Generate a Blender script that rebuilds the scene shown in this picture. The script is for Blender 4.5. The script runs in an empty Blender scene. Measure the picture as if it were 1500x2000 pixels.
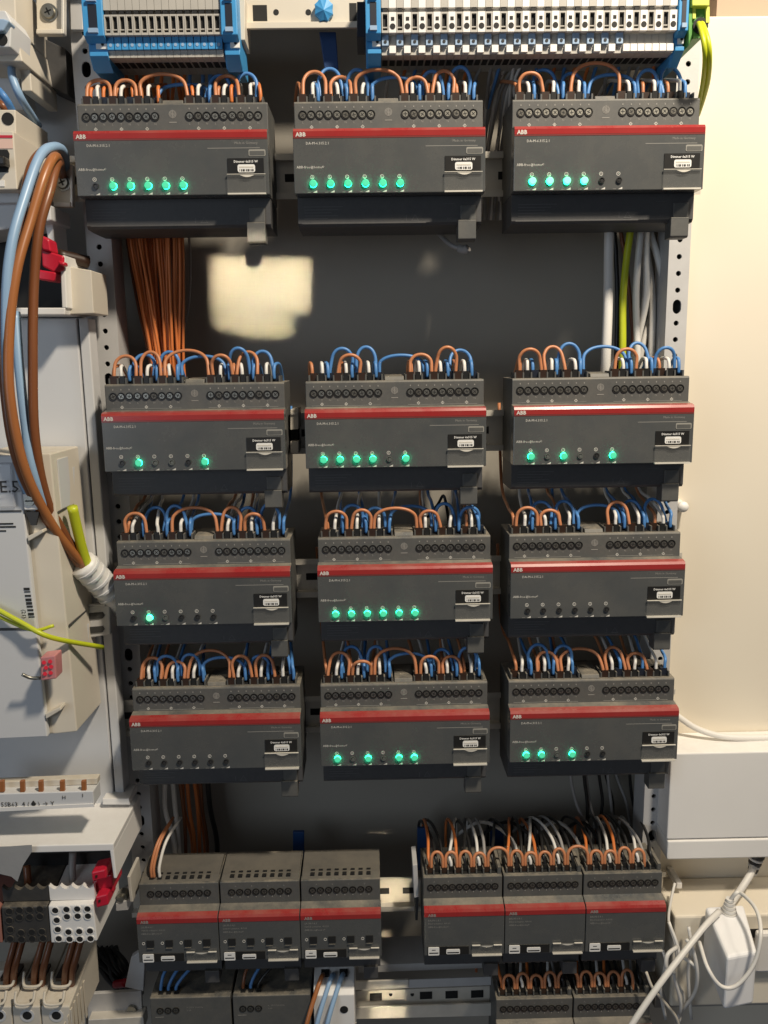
import bpy, bmesh, math, random
from mathutils import Vector, Matrix
random.seed(7)
sc = bpy.context.scene
C = sc.collection

# ------------------------------------------------------------------ camera
PITCH, YAW, ROLL, DIST, FPX = .1808, .0143, -.0144, .6674, 1642.4
fw = Vector((math.sin(YAW)*math.cos(PITCH), math.cos(YAW)*math.cos(PITCH), -math.sin(PITCH)))
rt = fw.cross(Vector((0, 0, 1))).normalized(); up = rt.cross(fw)
c_, s_ = math.cos(ROLL), math.sin(ROLL)
RT = rt*c_ + up*s_; UP = up*c_ - rt*s_; FW = fw
CAM = Vector((0, -DIST, 0))
cam = bpy.data.objects.new('camera', bpy.data.cameras.new('camera')); C.objects.link(cam)
m3 = Matrix((RT, UP, -FW)).transposed()
cam.matrix_world = Matrix.Translation(CAM) @ m3.to_4x4()
cam.data.sensor_fit = 'VERTICAL'; cam.data.sensor_height = 36.0
cam.data.lens = 36.0*FPX/2000.0
cam.data.clip_start = .01; cam.data.clip_end = 50
sc.camera = cam

def P(u, v, y):
    """point of the place at depth y that the photograph shows at (u, v)"""
    d = RT*((u-750)/FPX) + UP*((1000-v)/FPX) + FW
    t = (y-CAM.y)/d.y
    return CAM + d*t

# ------------------------------------------------------------------ world, lamps, exposure
w = bpy.data.worlds.new('World'); sc.world = w; w.use_nodes = True
w.node_tree.nodes['Background'].inputs[0].default_value = (.90, .92, 1, 1)
w.node_tree.nodes['Background'].inputs[1].default_value = .068

def lamp(name, kind, loc, target, energy, col, size=.1, **k):
    l = bpy.data.lights.new(name, kind); l.energy = energy; l.color = col
    if kind == 'AREA': l.shape = 'DISK'; l.size = size
    else: l.shadow_soft_size = size
    for a, b in k.items(): setattr(l, a, b)
    o = bpy.data.objects.new(name, l); C.objects.link(o); o.location = loc
    o.rotation_euler = (Vector(target)-Vector(loc)).to_track_quat('-Z', 'Y').to_euler()
    return o
lamp('ceiling_lamp', 'AREA', (.42, -.58, .88), (0, .02, -.1), 19, (1, .88, .71), .11)
lamp('window_fill', 'AREA', (-1.25, -1.75, .1), (-.15, 0, -.12), 7.5, (.74, .86, 1), 1.1)
# spot added on the right to brighten the wall
lamp('wall_fill_spot', 'SPOT', (1.15, -.95, 1.15), (.43, .08, .03), 36, (1, .88, .71), .10, spot_size=math.radians(34), spot_blend=.8)
def beam(name, u, v, w_px, h_px, shape, energy, dist=.9, spread=.9, y=.135, roll=0):  # added narrow area lamps, each shaped to draw one sun patch
    t = P(u, v, y); d = Vector((.16, -1, .035)).normalized(); k = (t-CAM).dot(FW)/FPX
    o = lamp(name, 'AREA', t+d*dist, t, energy, (1, .85, .60), .05); o.data.shape = shape; o.data.size = w_px*k; o.data.size_y = h_px*k; o.data.spread = math.radians(spread); o.rotation_euler.rotate_axis('Z', roll)
beam('sun_patch_lamp', 509, 556, 186, 96, 'RECTANGLE', .033, roll=-.05)
beam('sun_sliver_lamp', 494, 634, 150, 42, 'ELLIPSE', .0088, roll=-.12)
beam('rail_patch_lamp', 772, 1742, 54, 54, 'RECTANGLE', .0030, y=.055)
beam('lower_rail_patch_lamp', 755, 1950, 64, 76, 'RECTANGLE', .0040, y=.055)

vs = sc.view_settings
vs.view_transform = 'Standard'; vs.look = 'None'; vs.exposure = 0; vs.gamma = 1; vs.use_curve_mapping = False
try:
    sc.cycles.max_bounces = 6; sc.cycles.use_denoising = True
except Exception: pass

# ------------------------------------------------------------------ materials
def mat(name, col, rough=.5, metal=0, bump=0, scale=300, var=.0, dust=0, dustcol=(.36, .31, .23), spec=.5, coat=0, emit=None, es=0, trans=0, alpha=1, dscale=60, streak=0):
    m = bpy.data.materials.new(name); m.use_nodes = True
    nt = m.node_tree; b = nt.nodes['Principled BSDF']; L = nt.links
    b.inputs['Base Color'].default_value = (*col, 1); b.inputs['Roughness'].default_value = rough
    b.inputs['Metallic'].default_value = metal; b.inputs['Specular IOR Level'].default_value = spec
    b.inputs['Coat Weight'].default_value = coat; b.inputs['Coat Roughness'].default_value = .12
    if emit: b.inputs['Emission Color'].default_value = (*emit, 1); b.inputs['Emission Strength'].default_value = es
    if trans: b.inputs['Transmission Weight'].default_value = trans
    if alpha < 1: b.inputs['Alpha'].default_value = alpha
    if var or bump or dust:
        tc = nt.nodes.new('ShaderNodeTexCoord'); geo = nt.nodes.new('ShaderNodeNewGeometry')
        mp = nt.nodes.new('ShaderNodeMapping'); L.new(geo.outputs['Position'], mp.inputs['Vector'])
        if streak: mp.inputs['Scale'].default_value = (1, 1, streak)
        n = nt.nodes.new('ShaderNodeTexNoise'); n.inputs['Scale'].default_value = scale; n.inputs['Detail'].default_value = 4
        L.new(mp.outputs[0], n.inputs['Vector'])
        last = None
        if var:
            hi = tuple(min(1, c*(1+var)) for c in col); lo = tuple(c*(1-var) for c in col)
            mx = nt.nodes.new('ShaderNodeMix'); mx.data_type = 'RGBA'
            mx.inputs['A'].default_value = (*lo, 1); mx.inputs['B'].default_value = (*hi, 1)
            n2 = nt.nodes.new('ShaderNodeTexNoise'); n2.inputs['Scale'].default_value = scale*.12; n2.inputs['Detail'].default_value = 6
            L.new(mp.outputs[0], n2.inputs['Vector'])
            L.new(n2.outputs['Fac'], mx.inputs['Factor']); last = mx.outputs['Result']
        if dust:
            n3 = nt.nodes.new('ShaderNodeTexNoise'); n3.inputs['Scale'].default_value = dscale; n3.inputs['Detail'].default_value = 9; n3.inputs['Roughness'].default_value = .72
            L.new(mp.outputs[0], n3.inputs['Vector'])
            r = nt.nodes.new('ShaderNodeMapRange'); r.inputs['From Min'].default_value = .36; r.inputs['From Max'].default_value = .95
            L.new(n3.outputs['Fac'], r.inputs['Value'])
            sx = nt.nodes.new('ShaderNodeSeparateXYZ'); L.new(geo.outputs['Normal'], sx.inputs[0])
            up_ = nt.nodes.new('ShaderNodeMapRange'); up_.inputs['From Min'].default_value = .1; up_.inputs['From Max'].default_value = .9
            up_.inputs['To Min'].default_value = .30; up_.inputs['To Max'].default_value = 2.4  # upward faces get extra dust, which also paints in their lit tan
            L.new(sx.outputs['Z'], up_.inputs['Value'])
            mu = nt.nodes.new('ShaderNodeMath'); mu.operation = 'MULTIPLY'; L.new(r.outputs[0], mu.inputs[0]); L.new(up_.outputs[0], mu.inputs[1])
            mu2 = nt.nodes.new('ShaderNodeMath'); mu2.operation = 'MULTIPLY'; mu2.use_clamp = True; L.new(mu.outputs[0], mu2.inputs[0]); mu2.inputs[1].default_value = dust
            md = nt.nodes.new('ShaderNodeMix'); md.data_type = 'RGBA'; md.inputs['A'].default_value = (*col, 1); md.inputs['B'].default_value = (*dustcol, 1)
            if last: L.new(last, md.inputs['A'])
            L.new(mu2.outputs[0], md.inputs['Factor']); last = md.outputs['Result']
            rr = nt.nodes.new('ShaderNodeMapRange'); rr.inputs['To Min'].default_value = rough; rr.inputs['To Max'].default_value = .85
            L.new(mu2.outputs[0], rr.inputs['Value']); L.new(rr.outputs[0], b.inputs['Roughness'])
        if last: L.new(last, b.inputs['Base Color'])
        if bump:
            bp = nt.nodes.new('ShaderNodeBump'); bp.inputs['Strength'].default_value = bump; bp.inputs['Distance'].default_value = .0006
            L.new(n.outputs['Fac'], bp.inputs['Height']); L.new(bp.outputs[0], b.inputs['Normal'])
    return m

MT = dict(
    housing=mat('housing_grey', (.082, .084, .082), .5, bump=.15, scale=2500, var=.12, dust=.55),
    lower=mat('housing_shaded', (.060, .060, .062), .55, bump=.1, scale=2500, var=.15, dust=.22),  # housing grey darkened to carry the shade below the nose
    nose=mat('front_grey', (.073, .078, .080), .25, var=.14, scale=200, dust=.48, coat=.25, dscale=22),
    red=mat('red_band', (.31, .022, .022), .25, coat=.4, dust=.22, dscale=26, var=.12),
    dark=mat('dark_pit', (.008, .008, .008), .7),
    black=mat('black_plastic', (.012, .012, .012), .35, dust=.12),
    screw=mat('screw_metal', (.34, .33, .29), .42, metal=1, var=.3, scale=900),
    screwdull=mat('screw_dull', (.13, .125, .11), .5, metal=.7, var=.3, scale=900),
    print_=mat('print_white', (.62, .60, .55), .7),
    printdim=mat('print_grey', (.27, .26, .24), .7),
    printfaint=mat('print_faint', (.11, .11, .11), .7),
    redfade=mat('red_fade', (.19, .040, .036), .3, coat=.3),
    label=mat('label_white', (.78, .77, .74), .6),
    led=mat('led_green', (.06, .40, .24), .4, emit=(.045, .50, .25), es=.95),
    ledhot=mat('led_green_bright', (.2, .7, .5), .4, emit=(.24, 1.0, .50), es=.95),
    ledside=mat('led_side', (.1, .5, .3), .5, emit=(.01, .80, .34), es=20),
    btn=mat('button_dark', (.03, .03, .03), .3, coat=.3),
    btngrey=mat('button_grey', (.12, .13, .12), .3, coat=.3),
    clear=mat('clear_flap', (.22, .22, .21), .14, alpha=.16, dust=.45, dustcol=(.45, .42, .36), dscale=90, spec=.6),
    frost=mat('flap_edge', (.62, .59, .52), .4, var=.2, scale=900),
    rail=mat('galvanised_rail', (.72, .68, .60), .38, metal=.30, var=.15, scale=700, bump=.06),
    upright=mat('galvanised_upright', (.54, .535, .53), .5, metal=.10, var=.12, scale=500, bump=.08),
    smoky=mat('smoky_cover', (.105, .100, .090), .28, var=.06, scale=90, coat=.4, dust=.2, dscale=18),
    ringgrey=mat('screw_rim', (.17, .17, .155), .4),
    inner=mat('upright_inner', (.05, .05, .05), .6, metal=.3),
    back=mat('back_panel_grey', (.34, .315, .27), .7, var=.05, scale=60, bump=.05),
    wall=mat('cream_wall', (.78, .71, .585), .6, var=.03, scale=25, bump=.06),
    beige=mat('beige_plastic', (.64, .59, .50), .48, var=.10, scale=250, bump=.08, dust=.3, dustcol=(.42, .34, .22), dscale=120),
    cover=mat('cover_plastic', (.62, .625, .63), .45, var=.05, scale=90, bump=.05, dust=.1),
    white=mat('white_plastic', (.80, .785, .76), .42, var=.04, scale=120, dust=.1),
    bright=mat('adapter_white', (.87, .87, .88), .35, var=.02, scale=120),
    tblue=mat('terminal_blue', (.05, .29, .60), .42, var=.12, scale=500, dust=.12),
    tgrey=mat('terminal_grey', (.44, .42, .38), .5, var=.12, scale=500, dust=.2),
    tbluegrey=mat('terminal_pale_blue', (.30, .42, .58), .45, var=.12, scale=500),
    green=mat('terminal_green', (.10, .30, .06), .45, var=.15, scale=300),
    yellow=mat('terminal_yellow', (.60, .66, .10), .45, var=.1, scale=300),
    brown=mat('wire_brown', (.50, .20, .09), .42, var=.12, scale=200),
    orange=mat('wire_orange', (.62, .18, .045), .45, var=.15, scale=200),
    thickbrown=mat('cable_brown', (.20, .070, .026), .36, var=.2, scale=120),
    tan=mat('cable_tan', (.34, .125, .040), .36, var=.15, scale=120),
    blue=mat('wire_blue', (.075, .22, .50), .42, var=.12, scale=200),
    paleblue=mat('cable_blue', (.26, .40, .58), .38, var=.12, scale=120),
    wwhite=mat('wire_white', (.72, .70, .66), .42, var=.06, scale=200),
    wgrey=mat('wire_grey', (.30, .29, .28), .45, var=.1, scale=200),
    wblack=mat('wire_black', (.015, .015, .015), .4),
    gy=mat('wire_greenyellow', (.50, .55, .02), .4, var=.2, scale=160),
    navy=mat('strap_navy', (.012, .05, .16), .5),
    sleeveb=mat('sleeve_brown', (.030, .014, .008), .45),
    sleeven=mat('sleeve_navy', (.012, .016, .028), .45),
    clamp=mat('clamp_red', (.52, .012, .035), .38, var=.1, scale=300),
    pink=mat('connector_pink', (.55, .22, .22), .4, var=.3, scale=500),
    dblock=mat('dark_terminal', (.035, .034, .033), .5, var=.1, scale=300, dust=.35),
    cement=mat('grey_paper', (.30, .30, .30), .85, var=.15, scale=150, bump=.3),
    ink=mat('black_print', (.02, .02, .02), .7),
    shade=mat('clear_window', (.70, .72, .76), .12, alpha=.35, spec=.6),
)

# ------------------------------------------------------------------ mesh helpers
class MB:
    def __init__(s): s.v = []; s.f = []; s.m = []; s.sm = []
    def add(s, vs, fs, mi=0, smooth=False):
        o = len(s.v); s.v += [tuple(v) for v in vs]
        for f in fs: s.f.append([i+o for i in f]); s.m.append(mi); s.sm.append(smooth)
        return s
    def box(s, x0, x1, y0, y1, z0, z1, mi=0):
        v = [(x0,y0,z0),(x1,y0,z0),(x1,y1,z0),(x0,y1,z0),(x0,y0,z1),(x1,y0,z1),(x1,y1,z1),(x0,y1,z1)]
        return s.add(v, [(0,3,2,1),(4,5,6,7),(0,1,5,4),(1,2,6,5),(2,3,7,6),(3,0,4,7)], mi)
    def prof(s, pts, x0, x1, mi=0):
        """closed (y, z) profile extruded along x"""
        n = len(pts); v = [(x0,*p) for p in pts]+[(x1,*p) for p in pts]
        f = [(i, (i+1) % n, n+(i+1) % n, n+i) for i in range(n)]
        return s.add(v, [tuple(range(n))[::-1], tuple(range(n, 2*n))]+f, mi)
    def loft(s, rings, mi=0, caps=(True, True), smooth=False):
        n = len(rings[0]); v = [p for r in rings for p in r]; f = []
        for k in range(len(rings)-1):
            for i in range(n):
                j = (i+1) % n; f.append((k*n+i, k*n+j, (k+1)*n+j, (k+1)*n+i))
        if caps[0]: f.append(tuple(range(n))[::-1])
        if caps[1]: f.append(tuple(range((len(rings)-1)*n, len(rings)*n)))
        return s.add(v, f, mi, smooth)
    def cyl(s, p, q, r, n=12, mi=0, r2=None, smooth=True, caps=True):
        p, q = Vector(p), Vector(q); d = (q-p).normalized()
        a = d.orthogonal().normalized(); b = d.cross(a); r2 = r if r2 is None else r2
        R = lambda c, rr: [c+(a*math.cos(t)+b*math.sin(t))*rr for t in [2*math.pi*i/n for i in range(n)]]
        s.loft([R(p, r), R(q, r2)], mi, (False, False), smooth)
        if caps:
            s.add(R(p, r), [tuple(range(n))[::-1]], mi); s.add(R(q, r2), [tuple(range(n))], mi)
        return s
    def ring(s, c, r0, r1, y0, y1, n=14, mi=0):
        """annulus facing -y, raised from y1 to y0"""
        cx, cz = c
        A = lambda r, y: [(cx+r*math.cos(2*math.pi*i/n), y, cz+r*math.sin(2*math.pi*i/n)) for i in range(n)]
        return s.loft([A(r1, y1), A(r1, y0), A(r0, y0), A(r0, y1)], mi, (False, False))
    def tube(s, pts, r, n=8, mi=0, sub=5, taper=None):
        pts = [Vector(p) for p in pts]
        q = []
        ext = [pts[0]*2-pts[1]]+pts+[pts[-1]*2-pts[-2]]
        for i in range(1, len(ext)-2):
            a, b, c, d = ext[i-1:i+3]
            for k in range(sub):
                t = k/sub
                q.append(.5*((2*b)+(c-a)*t+(2*a-5*b+4*c-d)*t*t+(3*b-a-3*c+d)*t**3))
        q.append(pts[-1])
        rings = []; nrm = None
        for i, p in enumerate(q):
            t = (q[min(i+1, len(q)-1)]-q[max(i-1, 0)]).normalized()
            if nrm is None: nrm = t.orthogonal().normalized()
            else: nrm = (nrm-t*nrm.dot(t)).normalized()
            b = t.cross(nrm)
            rings.append([p+(nrm*math.cos(2*math.pi*k/n)+b*math.sin(2*math.pi*k/n))*r for k in range(n)])
        return s.loft(rings, mi, (True, True), True)
    def text(s, string, size, x, y, z, mi=0, align='LEFT', bold=0, rotx=math.pi/2, mw=None, sx=1):
        tv, tf = text_geo(string, size, align, bold)
        if mw is None: mw = Matrix.Translation((x, y, z)) @ Matrix.Rotation(rotx, 4, 'X') @ Matrix.Diagonal((sx, 1, 1, 1))
        return s.add([mw @ Vector(p) for p in tv], tf, mi)
    def build(s, name, mats, parent=None, bevel=0, loc=None, seg=2):
        me = bpy.data.meshes.new(name); me.from_pydata(s.v, [], s.f)
        if not isinstance(mats, (list, tuple)): mats = [mats]
        for m in mats: me.materials.append(MT[m] if isinstance(m, str) else m)
        me.polygons.foreach_set('material_index', s.m); me.polygons.foreach_set('use_smooth', s.sm)
        if True:
            bm = bmesh.new(); bm.from_mesh(me); bmesh.ops.recalc_face_normals(bm, faces=bm.faces); bm.to_mesh(me); bm.free()
        o = bpy.data.objects.new(name, me); C.objects.link(o)
        if parent: o.parent = parent
        if loc: o.location = loc
        if bevel:
            b = o.modifiers.new('bevel', 'BEVEL'); b.width = bevel; b.segments = seg; b.limit_method = 'ANGLE'; b.angle_limit = .6
        return o

_tc = {}
def text_geo(string, size, align, bold):
    k = (string, size, align, bold)
    if k not in _tc:
        cu = bpy.data.curves.new('t', 'FONT'); cu.body = string; cu.size = size; cu.align_x = align; cu.resolution_u = 1
        cu.offset = bold
        ob = bpy.data.objects.new('t', cu); me = ob.to_mesh()
        _tc[k] = ([v.co.copy() for v in me.vertices], [tuple(p.vertices) for p in me.polygons])
        ob.to_mesh_clear(); bpy.data.objects.remove(ob); bpy.data.curves.remove(cu)
    return _tc[k]

_o = 'first second third fourth fifth sixth seventh eighth ninth tenth eleventh twelfth thirteenth fourteenth fifteenth sixteenth seventeenth eighteenth nineteenth'.split()
ORD = _o + [t for a, b in (('twentieth', 'twenty'), ('thirtieth', 'thirty'), ('fortieth', 'forty')) for t in [a]+[b+'-'+k for k in _o[:9]]]
def tag(o, label=None, cat=None, group=None, kind=None):
    if label: o['label'] = label
    if cat: o['category'] = cat
    if group: o['group'] = group
    if kind: o['kind'] = kind
    return o
def thing(name, loc, label, cat, group=None):
    o = bpy.data.objects.new(name, None); C.objects.link(o); o.location = loc; o.empty_display_size = .01
    return tag(o, label, cat, group)
def copy_tree(o, parent=None):
    c = o.copy(); C.objects.link(c); c.parent = parent
    for ch in list(o.children): copy_tree(ch, c)
    return c
def pxring(pts, y): return [P(u, v, y) for u, v in pts]
def slab(mb, pts, y0, y1, mi=0):
    """outline seen at depth y0, extruded straight back to y1"""
    f = pxring(pts, y0); return mb.loft([f, [Vector((p.x, y1, p.z)) for p in f]], mi)
def wire(name, pts, r, m, label, cat='wire', group=None, n=8, sub=5):
    o = MB().tube(pts, r, n, 0, sub).build(name, m); return tag(o, label, cat, group)
def bx(mb, u0, v0, u1, v1, y0, y1, mi=0):
    """upright box: its front at depth y0 spans (u0,v0)-(u1,v1) in the photograph"""
    a = P(u0, v0, y0); b = P(u1, v1, y0); return mb.box(a.x, b.x, y0, y1, b.z, a.z, mi)

# ------------------------------------------------------------------ the setting
Y_RAIL, Y_UP, Y_BACK = .054, .0625, .135
tag(MB().box(-.62, .40, Y_BACK, Y_BACK+.004, -.75, .60).build('back_panel', 'back'), kind='structure')
XL = P(1345, 500, Y_UP).x + .0005
Y_WALL = .078
wl = MB().box(XL, .75, Y_WALL, Y_WALL+.08, -.75, .272)
tag(wl.build('wall', 'wall', bevel=.002), kind='structure')
# the darker brown block above the wall at the top right
tag(MB().box(XL+.03, .75, Y_WALL+.03, Y_WALL+.09, .2725, .6).build('wall_top_block', mat('wall_top_brown', (.45, .33, .24), .7)), kind='structure')

tag(MB().box(-.30, XL-.004, .045, .050, P(750, 0, .045).z+.012, .62).build('light_block_panel', 'cover'), kind='structure')  # unseen panel added to block light behind the terminal strips
# perforated uprights
def upright(xc, half, z0, z1, label, phase):
    t = thing('mounting_upright', (xc, Y_UP, z0), label, 'upright', 'perforated mounting uprights')
    pitch = .01366; mb = MB(); n = 16
    k = int((z1-z0)/pitch)
    for i in range(k):
        zc = (i+.5)*pitch; big = (i+phase) % 6 == 0
        rx, rz = (.0042, .0060) if big else (.0022, .0022)
        sq = []
        for j in range(n):
            a = 2*math.pi*j/n; cx, cz = math.cos(a), math.sin(a); mxx = max(abs(cx), abs(cz))
            sq.append((half*cx/mxx, 0, zc+pitch/2*cz/mxx))
        hole = [(rx*math.cos(2*math.pi*j/n), 0, zc+rz*math.sin(2*math.pi*j/n)) for j in range(n)]
        if big: hole = [(max(-.0036, min(.0036, h[0])), 0, h[2]) for h in hole]
        deep = [(h[0], .002, h[2]) for h in hole]
        mb.loft([sq, hole, deep], 0, (False, False))
    mb.build('perforated_face', 'upright', t)
    h = k*pitch
    MB().box(-half, -half+.002, .0002, .03, 0, h).box(half-.002, half, .0002, .03, 0, h).build('side_flange', 'upright', t)
    MB().box(-half+.002, half-.002, .012, .014, 0, h).build('shade_backing', 'inner', t)  # dark sheet behind the holes, painting the shade inside the upright
    return t
xa = (P(178, 600, Y_UP).x + P(226, 600, Y_UP).x)/2
upright(xa, .0105, -.50, .32, 'perforated grey steel upright left of the dark modules', 1)
xb = (P(1311, 560, Y_UP).x + P(1344, 560, Y_UP).x)/2 - .0015
upright(xb, .0090, -.50, .32, 'perforated grey steel upright along the cream wall', 3)

# ------------------------------------------------------------------ rails
ROWZ = [.1698, -.0389, -.1669, -.2949]
COLX = [[-.2172, -.0544, .1109], [-.2120, -.0522, .1135], [-.2116, -.0458, .1127], [-.2075, -.0473, .1138]]
Z5 = P(985, 1771, 0).z; Z6 = P(1050, 2022, 0).z
def din_rail(z, x0, x1, label, slots=True):
    t = thing('din_rail', (x0, Y_RAIL, z), label, 'rail', 'horizontal mounting rails'); L_ = x1-x0; mb = MB()
    pr = [(.0, .0175), (.0, .0125), (.0065, .0125), (.0065, -.0125), (0, -.0125), (0, -.0175), (.001, -.0175), (.001, -.0136), (.0076, -.0136), (.0076, .0136), (.001, .0136), (.001, .0175)]
    mb.prof(pr, 0, L_); mb.build('rail_body', 'rail', t)
    if slots:
        s = MB(); x = .008
        while x < L_-.02:
            s.box(x, x+.012, .0062, .0066, -.0031, .0031); x += .025
        s.build('rail_slot', 'dark', t)
    return t
names = ['top', 'second', 'third', 'fourth']
for i, z in enumerate(ROWZ):
    din_rail(z-.0235, xa-.02 if i else xa-.052, xb+.012, f'steel mounting rail behind the {names[i]} row of dark dimmer modules')
din_rail(Z5-.0235, xa-.012, xb+.012, 'steel mounting rail behind the row of small modules, bare in the middle')

# ------------------------------------------------------------------ dimmer modules
W = .144; NT = .0695           # nose top above the base
def screw_mesh(metal):
    mb = MB(); n = 14
    mb.ring((0, 0), .0028, .0033, -.0006, .0004, n, 0)
    mb.add([(.0027*math.cos(2*math.pi*i/n), -.0001, .0027*math.sin(2*math.pi*i/n)) for i in range(n)], [tuple(range(n))], 1)
    mb.add([(.0021*math.cos(2*math.pi*i/n), -.0004, .0021*math.sin(2*math.pi*i/n)-.0002) for i in range(n)], [tuple(range(n))], 2)
    for a in (.5, .5+math.pi/2):
        c, s = math.cos(a), math.sin(a); h, L_ = .00028, .0015
        mb.add([(c*L_*p-s*h*q, -.00045, s*L_*p+c*h*q-.0002) for p, q in ((-1,-1),(1,-1),(1,1),(-1,1))], [(0,1,2,3)], 1)
    o = mb.build('terminal_screw', ['black', 'dark', metal]); me = o.data; bpy.data.objects.remove(o); return me
SCREW = screw_mesh('screw'); SCREWD = screw_mesh('screwdull')
def inst(name, me, parent, loc, rot=None):
    o = bpy.data.objects.new(name, me); C.objects.link(o); o.parent = parent; o.location = loc
    if rot: o.rotation_euler = rot
    return o
def button_mesh(m):
    mb = MB(); mb.cyl((0, .0006, 0), (0, -.0014, 0), .0028, 18, 2, .0028, caps=False); mb.cyl((0, -.0014, 0), (0, -.0020, 0), .0028, 18, 0, .0021)
    mb.ring((0, 0), .0030, .0033, -.0002, .0002, 18, 1)
    o = mb.build('push_button', [m, 'dark', 'ledside']); me = o.data; bpy.data.objects.remove(o); return me
def small_button(m):
    mb = MB(); mb.cyl((0, .0006, 0), (0, -.0006, 0), .0022, 16, 1); mb.ring((0, 0), .0016, .0022, -.0012, -.0006, 16, 0); mb.cyl((.0002, -.0005, -.0002), (.0002, -.0011, -.0002), .0012, 12, 0)
    o = mb.build('push_button', [m, 'dark']); me = o.data; bpy.data.objects.remove(o); return me
BTN = {'1': button_mesh('led'), '2': button_mesh('ledhot'), '0': small_button('btn'), 'g': small_button('btngrey')}

def rrect(cx, cz, w_, h_, r, y, n=4):
    pts = []
    for (sx, sz, a0) in ((1, 1, 0), (-1, 1, 90), (-1, -1, 180), (1, -1, 270)):
        for k in range(n+1):
            a = math.radians(a0+90*k/n); pts.append((cx+sx*(w_/2-r)+r*math.cos(a), y, cz+sz*(h_/2-r)+r*math.sin(a)))
    return pts
def rr_slab(mb, cx, cz, w_, h_, r, y0, y1, mi=0):
    return mb.loft([rrect(cx, cz, w_, h_, r, y0), rrect(cx, cz, w_, h_, r, y1)], mi)

SXL = [.0070+.00645*i for i in range(9)]
SXR = [.0845+.00645*i for i in range(9)]
SX = SXL+SXR
BX = [.0137, .0268, .0399, .0530, .0661, .0792]

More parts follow.
